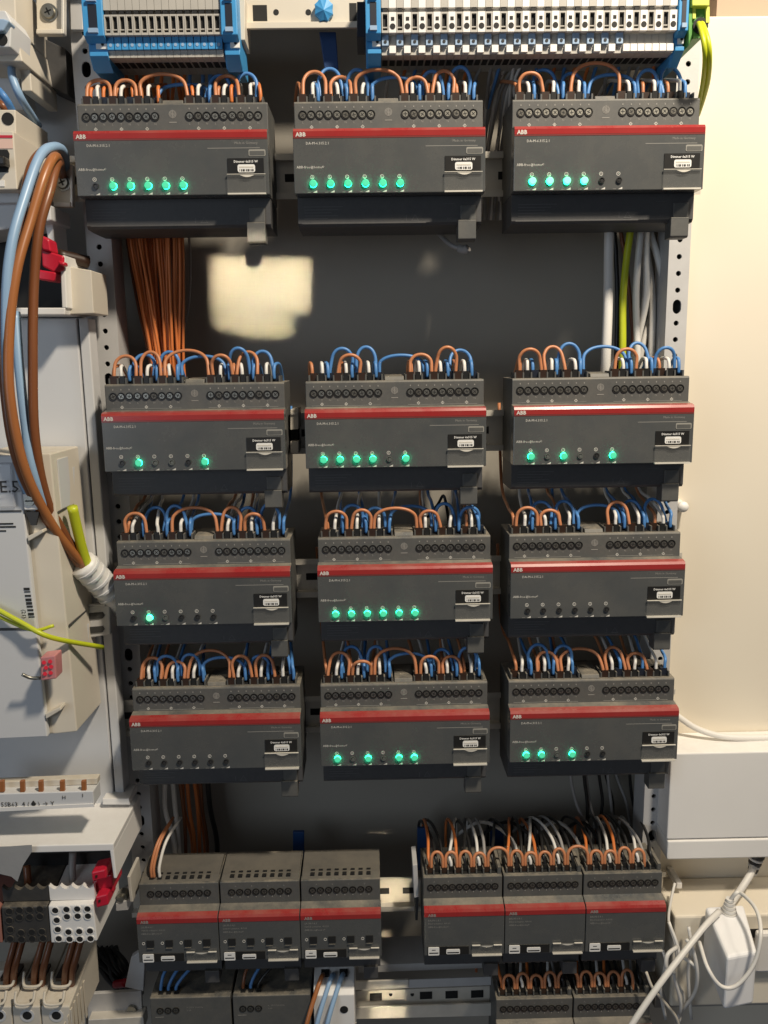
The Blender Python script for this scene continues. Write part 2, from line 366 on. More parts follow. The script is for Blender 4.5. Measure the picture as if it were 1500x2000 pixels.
def make_dimmer():
    t = thing('dimmer_module', (0, 0, 0), 'dimmer', 'dimmer module', 'wide dark dimmer modules on rails')
    # housing with stepped back, upper terminal shoulder
    mb = MB(); mb.prof([(.060, NT+.0215), (.0135, NT+.0215), (.0128, NT+.0200), (.0128, NT-.0470), (.060, NT-.0470)], .0005, W-.0005)
    h = mb.build('housing', 'housing', t, .0006)
    lp = MB(); lp.prof([(.060, NT-.0472), (.0138, NT-.0472), (.0138, .0030), (.0158, .0008), (.030, .0), (.060, .0)], .0010, W-.0012)
    lp.box(.004, .100, .0134, .0137, .0024, .0034)
    lo = lp.build('lower_housing', 'lower', t, .0005)
    lt = MB()
    for k, ln in enumerate((.030, .026, .021, .026, .018)):
        lt.box(.006, .006+ln, .01360, .01372, .0150-.0022*k, .0155-.0022*k)
    a = (.0915, .0062)
    lt.prof([(.01362, .0042), (.01375, .0042), (.01375, .0047), (.01362, .0047)], .0885, .0945)
    for sgn in (-1, 1):
        lt.add([(a[0]+sgn*.003, .01365, .0042), (a[0]+sgn*.0024, .01365, .0042), (a[0], .01365, .0084), (a[0], .01365, .0092)], [(0, 1, 2, 3)])
    lt.text('I', .006, .084, .01365, .0042); lt.text('AC', .0028, .116, .01365, .0045); lt.box(.113, .122, .0136, .01372, .0163, .0166)
    lt.build('rating_print', 'printfaint', lo)
    # wire-entry comb and raised centre block
    cb = MB()
    for grp in (SXL, SXR):
        xs = [grp[0]-.0034]+[(p+q)/2 for p, q in zip(grp, grp[1:])]+[grp[-1]+.0034]
        for x in xs: cb.box(x-.0006, x+.0006, .0165, .034, NT+.0213, NT+.0262)
        cb.box(xs[0], xs[-1], .0335, .0365, NT+.0213, NT+.0250)
    cb.build('wire_entry_comb', 'housing', h)
    pit = MB()
    for x in SX: pit.box(x-.0024, x+.0024, .0172, .0310, NT+.0210, NT+.02185)
    pit.build('wire_entry', 'dark', h)
    MB().prof([(.046, NT+.0213), (.0152, NT+.0213), (.0170, NT+.0245), (.046, NT+.0255)], .0640, .0795).build('centre_block', 'housing', h, .0005)
    for i, x in enumerate(SX): inst('terminal_screw', SCREW if i % 5 else SCREWD, t, (x, .0128, NT+.0118), (0, i*1.1, 0))
    # front nose
    nose = MB(); nose.prof([(.0130, NT+.0012), (.0012, NT-.0012), (.0, NT-.0030), (.0, NT-.0470), (.0130, NT-.0470)], 0, W)
    n_ = nose.build('front_panel', 'nose', t, .0005)
    rd = MB(); rd.prof([(.0060, NT+.0002), (.0010, NT-.0008), (-.0003, NT-.0028), (-.0003, NT-.0066), (.0006, NT-.0066), (.0006, NT-.0028), (.0014, NT-.0014), (.0060, NT-.0006)], .0003, W-.0003)
    rd.build('red_band', 'red', n_)
    MB().box(.0003, W-.0003, -.0002, .0006, NT-.0078, NT-.0067).build('band_fade', 'redfade', n_)
    tx = MB()
    tx.text('ABB', .0042, .0022, -.00045, NT-.0065, 0, bold=.00012)
    tx.text('DA-M-6.315.2.1', .0027, .0095, -.0001, NT-.0122)
    tx.text('ABB-free@home\u00ae', .0027, .0022, -.0001, NT-.0290)
    tx.build('front_lettering', 'print_', n_)
    td = MB()
    td.text('Made in Germany', .0024, W-.0075, -.0001, NT-.0112, 0, 'RIGHT')
    td.box(W-.045, W-.006, -.0001, .0001, NT-.0142, NT-.0138)
    for i, x in enumerate(BX):
        td.text('ABCDEF'[i], .0021, x, -.0002, NT-.0359, 1, 'CENTER')
        n = 10; td.ring((x, NT-.0352), .00115, .0015, -.0002, .0001, n, 1)
        td.add([(x-.0038, -.0001, NT-.0462), (x-.0014, -.0001, NT-.0462), (x-.0014, -.0001, NT-.0459), (x-.0038, -.0001, NT-.0459)], [(0, 1, 2, 3)])
        td.add([(x+.0002, -.0001, NT-.0463), (x+.0034, -.0001, NT-.0463), (x+.0034, -.0001, NT-.0447)], [(0, 1, 2)], 1)
    td.build('fine_print', ['printdim', 'print_'], n_)
    sp = MB()
    for i, x in enumerate(SX):
        sp.text('LTN'[i % 3], .0022, x, .0127, NT+.0058, 0, 'CENTER')
        sp.box(x-.0004, x+.0004, .0126, .0129, NT+.0166, NT+.0178)
        if i % 3 == 1:
            sp.ring((x, NT+.0032), .0010, .0014, .0126, .0129, 4, 1)
            sp.text('ABCDEF'[i//3], .0019, x, .01265, NT+.0025, 1, 'CENTER')
    for r in (.0009, .0018, .0026): sp.ring((.0718, NT+.0135), r-.0002, r+.0002, .0126, .0129, 16)
    sp.box(.0715, .0721, .0126, .0129, NT+.0105, NT+.0165)
    sp.text('busch', .0019, .0718, .0126, NT+.0072, 0, 'CENTER') if False else sp.box(.0690, .0746, .0126, .0129, NT+.0074, NT+.0080)
    for g in (SXL, SXR): sp.box(g[0]-.002, g[-1]+.002, .0126, .01285, NT+.0018, NT+.0021)
    sp.build('terminal_print', ['printdim', 'print_'], h)
    # identification labels and flap
    iw = MB(); rr_slab(iw, .1358, NT-.0175, .0126, .0047, .001, -.0003, .0004, 0); rr_slab(iw, .1358, NT-.0178, .0112, .0031, .0006, -.0004, 0, 1)
    iw.build('small_label_frame', [mat_lab, 'housing'], n_)
    bw = MB(); bw.box(.1135, .1405, -.0006, .0006, NT-.0325, NT-.0213)
    b_ = bw.build('label_window', 'black', n_)
    pl = MB(); rr_slab(pl, .1275, NT-.0286, .0130, .0056, .0014, -.0010, -.0005, 0)
    pl.box(.1222, .1328, -.00115, -.0009, NT-.0282, NT-.0272, 1)
    for k in range(9):
        x = .1224+k*.00118; pl.box(x, x+.0004+.0003*(k % 3), -.00115, -.0009, NT-.0308, NT-.0292, 2)
    pl.text('Dimmer 6x315 W', .0024, .1272, -.00075, NT-.0245, 0, 'CENTER', .00005)
    pl.build('identification_label', ['label', 'frost', 'ink'], b_)
    fl = MB(); fl.box(.1128, .1418, -.0022, -.0010, NT-.0462, NT-.0328)
    f_ = fl.build('clear_flap', 'clear', n_, .0003)
    fe = MB(); fe.box(.1130, .1416, -.0030, .0, NT-.0474, NT-.0463); fe.box(.1130, .1416, -.0024, -.0010, NT-.0331, NT-.0327)
    fe.add([(.1225+.011*k/8, -.0024, NT-.0335-.0016*math.sin(math.pi*k/8)) for k in range(9)], [tuple(range(9))])
    fe.build('flap_edge', 'frost', f_)
    # snap latch at the foot
    la = MB(); la.prof([(.0105, .0040), (.0105, -.0100), (.0120, -.0112), (.024, -.0112), (.024, .0040)], .1245, .1385)
    la.box(.1265, .1385, .0118, .014, .0040, .0150)
    la.build('snap_latch', 'housing', t, .0005)
    return t
mat_lab = mat('label_smoky', (.30, .29, .26), .4)

LED = [['011111', '111111', '222200'], ['01gg01', '1111g1', '1g1g01'], ['02g000', '111111', '000000'], ['000000', '1g1g11', '11g100']]
cols = ['left', 'middle', 'right']
desc = [['leftmost dimmer module of the top row, its first button unlit and five green', 'middle dimmer module of the top row, all six buttons green', 'rightmost dimmer module of the top row, four bright green buttons lit'],
        ['left dimmer module of second row, second and sixth buttons green', 'middle dimmer module of second row, five buttons green', 'right dimmer module of second row, first, third and sixth buttons green'],
        ['left dimmer module of third row, only second button glowing green', 'middle dimmer module of third row, all six buttons green', 'right dimmer module of third row, all its buttons dark'],
        ['left dimmer module of fourth row, all its buttons dark', 'middle dimmer module of fourth row, four of six buttons green', 'right dimmer module of fourth row, three green buttons at left']]
proto = make_dimmer()
units = [proto]+[copy_tree(proto) for _ in range(11)]
for r in range(4):
    for c in range(3):
        t = units[r*3+c]
        t.location = (COLX[r][c], 0, ROWZ[r]-NT); t['label'] = desc[r][c]
        for k, ch in enumerate(LED[r][c]):
            inst('push_button', BTN[ch], t, (BX[k]+.0006, 0, NT-.0400))
bpy.context.view_layer.update()

# ------------------------------------------------------------------ wiring on the dimmers
BR = {(0, 0): [(0, 3), (3, 6), (6, 9), (12, 15)], (0, 2): [(0, 3), (6, 9)], (1, 1): [(3, 6), (9, 12), (12, 15)], (1, 2): [(0, 3), (3, 6), (9, 12)],
      (2, 0): [(0, 3), (6, 9), (9, 12), (12, 15)], (2, 1): [(0, 3), (3, 6), (6, 9), (9, 12)], (2, 2): [(0, 3), (3, 6), (9, 12)], (3, 2): [(3, 6), (6, 9), (9, 12), (12, 15)]}
BL = {(0, 0): [(8, 11), (11, 14), (14, 17)], (1, 1): [(2, 5), (5, 8), (8, 11), (14, 17)], (1, 2): [(5, 8), (8, 11), (11, 14), (14, 17)], (3, 2): [(2, 5), (5, 8)]}
SLEEVE = {}
def sleeve_me(w_, m):
    if (w_, m) not in SLEEVE:
        mb = MB(); mb.prof([(-.0019, -.0035), (.0019, -.0035), (.0022, .0034), (-.0022, .0034)], -w_/2, w_/2)
        o = mb.build('wire_sleeve', m, bevel=0); SLEEVE[(w_, m)] = o.data; bpy.data.objects.remove(o)
    return SLEEVE[(w_, m)]
ordn = [['leftmost', 'middle', 'rightmost'][c] for c in range(3)]
def jit(s): return random.uniform(-s, s)
def add_wire(name, pts, r, m, label, group, sleeves=()):
    o = wire(name, pts, r, m, label, 'wire', group)
    for (p, w_, sm) in sleeves:
        s = inst('wire_sleeve', sleeve_me(w_, sm), o, p)
    return o
SROW = P(750, 128, .045).z
for r in range(4):
    for c in range(3):
        X0, Z0 = COLX[r][c], ROWZ[r]; zt = Z0+.0265
        where = f'{ordn[c]} dimmer of the {names[r]} row'
        br = BR.get((r, c), [(0, 3), (3, 6), (6, 9), (9, 12), (12, 15)])
        bl = BL.get((r, c), [(2, 5), (5, 8), (8, 11), (11, 14), (14, 17)])
        used = set(); nb = {}; cnt = {}; fc = {}
        def arc(i, j, col, y, h, sl, word):
            xi, xj = X0+SX[i], X0+SX[j]
            if nb.get(i, 0): xi += .0017
            else: xi -= .0
            xj -= .0017; nb[i] = nb.get(i, 0)+1; nb[j] = nb.get(j, 0)+1
            xm, wd = (xi+xj)/2+jit(.0014), (xj-xi)/2; n = 9; h += jit(.0034); y2 = y+jit(.006)+.002
            pts = [(xi, y-.001, zt-.003), (xi+jit(.0004), y-.001, zt+.002)]
            for k in range(1, n):
                a = math.pi*k/n; e = math.sin(a)**.62
                pts.append((xm-wd*math.cos(a)*(1+.06*math.sin(a)), y+(y2-y)*math.sin(a), zt+.002+h*e))
            pts += [(xj+jit(.0004), y-.001, zt+.002), (xj, y-.001, zt-.003)]
            add_wire('jumper_wire', pts, .0014, col, f'{ORD[cnt.setdefault(word, 0)]} {word} jumper loop from the left on the {where}', 'jumper wires on the dimmers',
                     [((X0+SX[i], y-.001, zt-.002), .0062, sl), ((X0+SX[j], y-.001, zt-.002), .0060, sl)] if i not in used else [((X0+SX[j], y-.001, zt-.002), .0060, sl)])
            used.add(i); used.add(j); cnt[word] += 1
        for i, j in br: arc(i, j, 'brown', .0200, .0150+(.0035 if (i, j) == (6, 9) else 0), 'sleeveb', 'brown')
        for i, j in bl: arc(i, j, 'blue', .0255, .0185-(.004 if (i, j) == (8, 11) else 0), 'sleeven', 'blue')
        for i in range(18):
            k = i % 3; x = X0+SX[i]
            if k == 1: col, word, sm, yy = 'wwhite', 'white', 'wblack', .0195
            elif k == 0: col, word, sm, yy = 'brown', 'brown', 'sleeveb', .0225
            else: col, word, sm, yy = 'blue', 'blue', 'sleeven', .0215
            if k == 0 and i in used and random.random() < .45 and i: continue
            xs = x+(jit(.0012) if k == 1 else .0014*random.choice((-1, 1)))
            dx = jit(.004)
            st = [(xs, yy, zt-.003), (xs, yy, zt+.004), (xs+dx*.3, yy+.003, zt+.0095)]
            if r == 0:
                col2 = col
                if random.random() < .5 and c == 0: col2 = 'orange'
                pts = st+[(xs+dx, .042, zt+.016), (xs+dx*2, .066, zt+.022), (xs+dx*2-.004, .085, zt+.012)]; m = col2 if k != 1 else col
            elif r == 1:
                pts = [(xs, yy, zt-.003), (xs, yy, zt+.004), (xs+dx*.3, yy+.004, zt+.009), (xs+dx, .040, zt+.006), (xs+dx, .062, zt-.02), (xs+dx, .075, zt-.09)]; m = col
            else:
                pts = st+[(xs+dx, .045, zt+.016+jit(.004)), (xs+dx*2, .072, zt+.03), (xs+dx*3, .082, zt+.10)]; m = col
            fc[word] = fc.get(word, -1)+1
            add_wire('feed_wire', pts, .0014, m, f'{ORD[fc[word]]} {word} feed wire from the left on the {where}', 'feed wires on the dimmers', [((x, yy, zt-.002), .0040 if k == 1 else .0058, sm)] if i not in used else ())

# more orange wires in the shaft at the left, above the second row
for i in range(48):
    f = (i+.5)/48; u = 246+112*f+jit(2); d = .066+.045*random.random(); v_ = 296+58*f+jit(5)
    a = P(u, 450, d); b = P(u*.52+v_*.48+jit(3), 575, d); e = P(v_, 700, d); g = P(v_+8, 780, d)
    wire('bundle_wire', [a+Vector((jit(.002), 0, .06)), a, b, e, g], .00125, 'orange' if i % 9 else 'thickbrown', f'{ORD[i]} orange wire from the left in the bundle beside the left upright', 'wire', 'orange wires of the left bundle')
wire('thin_cable', [P(368, 440, .12), P(372, 520, .12), P(368, 600, .12), P(350, 690, .115)], .0011, 'wgrey', 'thin grey cable hanging right of the orange wire bundle', 'cable')

# ------------------------------------------------------------------ top terminal strips
YT = .004
zt0, zt1 = P(750, -40, YT).z, P(750, 64, YT).z         # upper face
zb0, zb1 = P(750, 70, .010).z, P(750, 94, .010).z       # marker tier
zl = P(750, 108, .011).z; zu = zl
def terminal(kind, w_):
    t = thing('terminal_block', (0, 0, 0), 'terminal', 'terminal block', 'row of spring terminal blocks'); g = .00012
    body = MB(); Zs = zt1
    prof = [(YT+.003, zt0-Zs), (YT+.003, .0), (.0105, zb0-Zs), (.0105, zb1-Zs), (.0110, zl-Zs+.004), (.0110, zl-Zs), (.050, zl-Zs), (.050, zt0-Zs)]
    body.prof(prof, g, w_-g)
    b = body.build('terminal_body', 'tgrey', t)
    fr = MB(); hz = P(750, 24, YT).z-Zs
    if kind == 'slot':
        fr.box(g, .0010, YT, YT+.003, 0, hz); fr.box(w_-.0010, w_-g, YT, YT+.003, 0, hz); fr.box(.0010, w_-.0010, YT, YT+.003, 0, .0016); fr.box(.0010, w_-.0010, YT, YT+.003, hz-.0012, hz)
        fr.box(.0010, w_-.0010, YT+.0005, YT+.0028, .0034, .0041); fr.box(g, w_-g, YT, YT+.003, hz+.003, zt0-Zs)
        fr.build('clamp_frame', 'tgrey', t)
        MB().box(.0010, w_-.0010, YT+.0024, YT+.0029, .0017, hz-.0012).build('release_slot', 'dark', b)
        MB().box(.0012, w_-.0012, YT+.0004, YT+.0026, hz+.0002, hz+.0029).build('release_slot', 'dark', b)
    else:
        fr.box(g, w_-g, YT-.0003, YT+.003, 0, hz); fr.box(g, w_-g, YT, YT+.003, hz+.003, zt0-Zs); fr.build('clamp_frame', 'white', t)
        MB().box(.0016, w_-.0014, YT-.0005, YT, hz*.58, hz*.76).build('test_hole', 'dark', b)
        MB().cyl((w_/2, YT-.0005, hz*.30), (w_/2, YT, hz*.30), .0021, 12).build('wire_hole', 'dark', b)
    return t, zb0-Zs, zb1-Zs, zl-Zs
def marker(kind, t, w_, a, b, l):
    m = MB(); g = .0003
    if kind == 'blue':
        m.box(g, w_-g, .0080, .0110, b, a, 0); m.cyl((w_/2, .0077, (a*.35+b*.65)), (w_/2, .0081, (a*.35+b*.65)), .0012, 10, 1)
        m.build('marker_tag', ['tblue', 'tbluegrey'], t)
    elif kind == 'pale':
        m.box(g, w_-g, .0075, .0110, b+.001, a, 0); m.cyl((w_/2, .0072, (a*.4+b*.6)), (w_/2, .0076, (a*.4+b*.6)), .0012, 10, 1); m.build('marker_tag', ['tbluegrey', 'ink'], t)
    elif kind == 'white':
        m.box(g, w_-g, .0082, .0112, l+.0006, b+.001, 0); m.build('marker_tag', 'white', t)
    un = MB(); un.box(.0007, w_-.0007, .022, .034, l-.0003, l+.001); un.build('wire_entry', 'dark', t)
def strip(u0, u1, n, pat, label, tags):
    x0, x1 = P(u0, 45, YT).x, P(u1, 45, YT).x; w_ = (x1-x0)/n; cache = {}
    for i in range(n):
        k = pat[i % len(pat)]; tg = tags(i)
        if (k, tg) in cache: t = copy_tree(cache[(k, tg)])
        else:
            t, a, b, l = terminal(k, w_); marker(tg, t, w_, a, b, l); cache[(k, tg)] = t
        t.location = (x0+i*w_, 0, zt1); t['label'] = label(i, k)
strip(203, 431, 16, ['slot'], lambda i, k: f'{ORD[i]} blue-tagged grey terminal from the left in the short strip', lambda i: 'blue')
strip(745, 1322, 40, ['slot', 'hole'], lambda i, k: f'{ORD[i//2]} slotted grey terminal from the left in the long strip' if k == 'slot' else f'{ORD[i//2]} white round-holed terminal from the left in the long strip', lambda i: ('pale' if i < 33 else 'white') if i % 2 == 0 else 'white')

def end_clamp(u0, u1, left, label):
    x0, x1 = P(u0, 45, YT).x, P(u1, 45, YT).x; w_ = x1-x0
    t = thing('end_clamp', (x0, 0, zt1), label, 'end clamp', 'blue end clamps of the terminal strips'); Zs = zt1
    MB().prof([(YT-.002, zt0-Zs), (YT-.002, -.001), (.010, -.004), (.012, zb0-Zs), (.012, zl-Zs+.003), (.020, zl-Zs-.006), (.052, zl-Zs-.006), (.052, zt0-Zs)], 0, w_).build('clamp_body', 'tblue', t, .0006)
    MB().box(w_*.30, w_*.72, YT-.0024, YT, .004, .020).build('clamp_slot', 'sleeven', t)
    MB().box(w_*.28, w_*.74, YT-.0045, YT-.0018, .0005, .0035).box(w_*.28, w_*.74, YT-.0045, YT-.0018, .0215, .0235).build('clamp_rib', 'tbluegrey', t)
    MB().box(w_*.42, w_, .0095, .0125, zb1-Zs+.001, zb0-Zs-.001).build('marker_carrier', 'white', t, .0003)
    MB().cyl((w_*.75, .0092, (zb0+zb1)/2-Zs), (w_*.75, .0096, (zb0+zb1)/2-Zs), .0011, 10).build('marker_hole', 'dark', t)
    MB().prof([(.0085, zl-Zs+.0035), (.0085, zl-Zs+.0005), (.022, zl-Zs-.0075), (.024, zl-Zs-.0055)], w_*.1, w_*1.0).build('clamp_foot', 'tblue', t, .0004)
    return t
end_clamp(163, 203, True, 'blue end clamp at the left end of the short terminal strip')
end_clamp(432, 464, False, 'blue end clamp at the right end of the short terminal strip')
end_clamp(714, 744, True, 'pale blue end clamp at the left end of the long terminal strip')
end_clamp(1323, 1343, False, 'blue end clamp at right end of long strip beside the earth terminal')
# dark gap plates beside the clamps
tag(slab(MB(), [(464, -10), (478, -10), (478, 78), (470, 78)], .02, .05).build('end_plate', 'beige', bevel=.0004), 'beige end plate beside the short blue terminal strip', 'end plate', 'terminal strip end plates')
tag(slab(MB(), [(697, 3), (713, 3), (713, 72), (697, 72)], .012, .05).build('end_plate', 'sleeven', bevel=.0004), 'dark navy end plate left of the long terminal strip', 'end plate', 'terminal strip end plates')
# supporting rail between the strips with its blue plug
rt_ = thing('support_rail', P(480, 60, .035), 'cream steel rail between the two terminal strips, square holes', 'rail')
loc = rt_.location
def rl(mb): return mb
mb = MB(); a, b = P(455, -30, .035), P(720, 45, .035)
mb.box(0, b.x-a.x+.006, 0, .003, b.z-loc.z, a.z-loc.z); lipz = b.z-loc.z
mb.prof([(-.004, lipz-.0045), (-.004, lipz), (.003, lipz), (.003, lipz-.0015), (-.001, lipz-.0045)], 0, b.x-a.x+.006); mb.build('rail_body', 'beige', rt_, .0004)
for (u0, v0, u1, v1) in ((493, 9, 522, 40), (682, 5, 697, 40)):
    p, q = P(u0, v0, .034), P(u1, v1, .034); MB().box(p.x-loc.x, q.x-loc.x, -.0002, .0005, q.z-loc.z, p.z-loc.z).build('square_hole', 'dark', rt_)
for u in (539, 602):
    p = P(u, 23, .034); MB().cyl((p.x-loc.x, -.0002, p.z-loc.z), (p.x-loc.x, .0005, p.z-loc.z), .0022, 12).build('round_hole', 'dark', rt_)
kb = thing('blue_plug', P(633, 22, .034), 'faceted blue plug on the cream rail between terminal strips', 'plug')
k = MB(); pts = [(.0075*(1 if i % 2 else .86)*math.cos(math.pi*i/8), .0, .0088*(1 if i % 2 else .86)*math.sin(math.pi*i/8)) for i in range(16)]
k.loft([pts, [(p[0], -.004, p[2]) for p in pts]], 0, (True, False)); tip = len(k.v)
k.add([(p[0], -.004, p[2]) for p in pts]+[(.0, -.008, -.002)], [(i, (i+1) % 16, 16) for i in range(16)]); k.build('plug_head', 'tblue', kb)
tag(slab(MB(), [(623, 62), (656, 62), (661, 135), (634, 135)], .05, .054).build('blue_strap', 'navy', bevel=.0006), 'dark blue strap hanging below the cream rail', 'strap')

# earth terminal and its wires
et = thing('earth_terminal', P(1345, 80, .0), 'green and yellow earth terminal at the top beside the wall', 'earth terminal'); el = et.location
def rel(mb, o): mb.v = [tuple(Vector(v)-o) for v in mb.v]; return mb
rel(slab(MB(), [(1345, -20), (1352, -20), (1352, 76), (1345, 90)], .004, .05), el).build('end_plate', 'green', et, .0004)
rel(slab(MB(), [(1352, -20), (1386, -20), (1386, 11), (1352, 11)], .0, .05), el).build('terminal_top', 'yellow', et, .0006)
rel(slab(MB(), [(1352, 11), (1384, 11), (1384, 52), (1372, 74), (1352, 76)], .006, .05), el).build('terminal_body', 'green', et, .0005)
rel(slab(MB(), [(1353, 13), (1359, 13), (1359, 36), (1353, 36)], .004, .007), el).build('terminal_rib', 'yellow', et)
rel(slab(MB(), [(1379, 13), (1386, 13), (1386, 44), (1379, 44)], .004, .007), el).build('terminal_rib', 'yellow', et)
p = P(1368, 50, .005)-el; MB().cyl((p.x, -.0005+.005, p.z), (p.x, .0065, p.z), .0056, 14).build('wire_hole', 'dark', et)
for i, (o1, word) in enumerate(((0, 'inner'), (9, 'outer'))):
    wire('earth_wire', [P(1363+o1*.6, 50, .012), P(1366+o1*.7, 48, -.002), P(1374+o1, 80, -.012), P(1377+o1, 115, -.008), P(1374+o1, 155, .01), P(1368+o1*.7, 190, .03), P(1360+o1*.3, 225, .05)], .0019, 'gy',
         f'{word} of two green-yellow earth wires curving down from the earth terminal', 'wire', 'pair of earth wires')

# grey wires under the long terminal strip, between the top modules
for i in range(11):
    u = 948+i*6+jit(4); col = 'wgrey' if i % 3 else 'wwhite'
    a = P(u+28+jit(20), 128, .045); b = P(u+jit(6), 200, .075); e = P(u-18+jit(8), 330, .10)
    wire('hanging_wire', [a, P(u+14, 160, .062), b, e, P(u-25, 430, .11)], .0016, col, f'{ORD[i]} hanging wire from the left behind the gap right of the top middle dimmer', 'wire', 'grey wires behind the top row')
for i in range(26):
    u = 770+i*21+jit(5); a = P(u, 124, .040); b = P(u-10+jit(10), 165, .058); e = P(u-16+jit(14), 230, .085)
    wire('strip_wire', [a, b, e], .0014, random.choice(['wgrey', 'orange', 'wgrey', 'blue', 'wwhite']), f'{ORD[i]} wire from the left running down from the long terminal strip', 'wire', 'wires below the long terminal strip')
for i in range(17):
    u = 208+i*14+jit(3); a = P(u, 122, .040); b = P(u+jit(8), 160, .060); e = P(u+jit(12), 230, .085)
    wire('strip_wire', [a, b, e], .0015, 'orange' if i < 11 else random.choice(['orange', 'blue']), f'{ORD[i]} wire from the left running down from the short terminal strip', 'wire', 'wires below the short terminal strip')

# right-hand cables above the second row
for i, (u0, um, u1, r_, m, lab) in enumerate(((1190, 1188, 1184, .0042, 'wwhite', 'thick white cable leftmost behind the right dimmer of the second row'), (1232, 1217, 1216, .0031, 'gy', 'green-yellow wire between white cables above the second row'),
        (1252, 1242, 1245, .0030, 'wwhite', 'white cable just right of the green-yellow wire'), (1262, 1262, 1240, .0034, 'wwhite', 'white cable crossing behind the right jumpers'), (1268, 1300, 1290, .0032, 'wwhite', 'white cable bowing towards the right upright'),
        (1255, 1274, 1272, .0030, 'wwhite', 'white cable behind the bowing white cable'), (1292, 1282, 1252, .0028, 'wwhite', 'slanting thin white cable near the right upright'), (1212, 1230, 1238, .0018, 'thickbrown', 'thin dark brown wire behind the white cables'),
        (1278, 1290, 1306, .0026, 'wgrey', 'grey cable nearest the right upright'), (1240, 1258, 1262, .0026, 'wgrey', 'grey cable deep behind the white cables'), (1200, 1206, 1204, .0022, 'wblack', 'black cable between the thick white and green-yellow ones'))):
    d = .062+.006*i
    a = P(u0, 440, d); wire('riser_cable', [a+Vector((0, 0, .05)), a, P((u0+um)/2, 500, d), P(um, 580, d-.004), P(u1, 690, d-.008), P(u1-4, 770, d)], r_, m, lab, 'cable', 'cables in the right-hand shaft')
wire('loose_wire_end', [P(855, 455, .07), P(880, 478, .05), P(900, 486, .045)], .0019, 'wgrey', 'loose grey wire end below the top middle dimmer', 'wire')
tag(MB().tube([P(897, 485, .046), P(908, 489, .043), P(914, 484, .041)], .0034, 10).build('wire_cap', 'wgrey'), 'grey cap on the loose wire end under the top row', 'cap')
# lower shafts
for i, (u, m, lab, r_) in enumerate(((330, 'wwhite', 'white cable leftmost in the lower left shaft', .0024), (343, 'wwhite', 'second white cable in the lower left shaft', .0024), (356, 'thickbrown', 'brown wire beside the white cables in the lower left shaft', .0018),
        (372, 'orange', 'rust red wire in the middle of the lower left shaft', .0019), (385, 'orange', 'rust red wire right of the middle in the lower left shaft', .0019), (398, 'thickbrown', 'brown wire at the right side of the lower left shaft', .0018), (412, 'wblack', 'black cable rightmost in the lower left shaft', .0026), (364, 'orange', 'rust red wire behind the brown wire, lower left shaft', .0018), (392, 'orange', 'rust red wire at the back of the lower left shaft', .0018))):
    d = .08+.005*i; a = P(u-8, 1500, d); wire('riser_cable', [a+Vector((0, 0, .05)), a, P(u-2+jit(6), 1580, d), P(u+8+jit(6), 1650, d), P(u+8, 1760, d)], r_, m, lab, 'cable', 'cables in the lower left shaft')
for i in range(9):
    u = 1120+i*15; d = .09+.004*i; a = P(u+jit(15), 1500, d)
    wire('riser_cable', [a+Vector((0, 0, .05)), a, P(u+jit(10)+6, 1570, d), P(u+jit(18)+18, 1640, d), P(u+20, 1750, d)], .0016, ['wgrey', 'wblack', 'wgrey', 'wblack'][i % 4], f'{ORD[i]} cable from the left in the lower right shaft', 'cable', 'cables in the lower right shaft')
wire('black_lead', [P(835, 1010, .07), P(855, 985, .06), P(866, 968, .055), P(872, 990, .055), P(878, 1030, .06)], .0013, 'wblack', 'thin black lead peaking between second and third rows', 'cable')

# stop clip on the second-row rail
ec = thing('rail_stop', P(568, 800, .03), 'cream plastic rail stop between second-row left and middle dimmers', 'rail stop'); el = ec.location
rel(slab(MB(), [(567, 800), (583, 798), (583, 838), (567, 840)], .03, .055), el).build('stop_body', 'beige', ec, .0005)
rel(slab(MB(), [(568, 840), (582, 838), (582, 862), (568, 862)], .04, .055), el).build('stop_slot', 'dark', ec)
rel(slab(MB(), [(567, 862), (583, 862), (583, 886), (567, 886)], .03, .055), el).build('stop_foot', 'beige', ec, .0005)
rel(slab(MB(), [(569, 806), (581, 805), (581, 809), (569, 810)], .0285, .031), el).build('stop_rib', 'rail', ec)

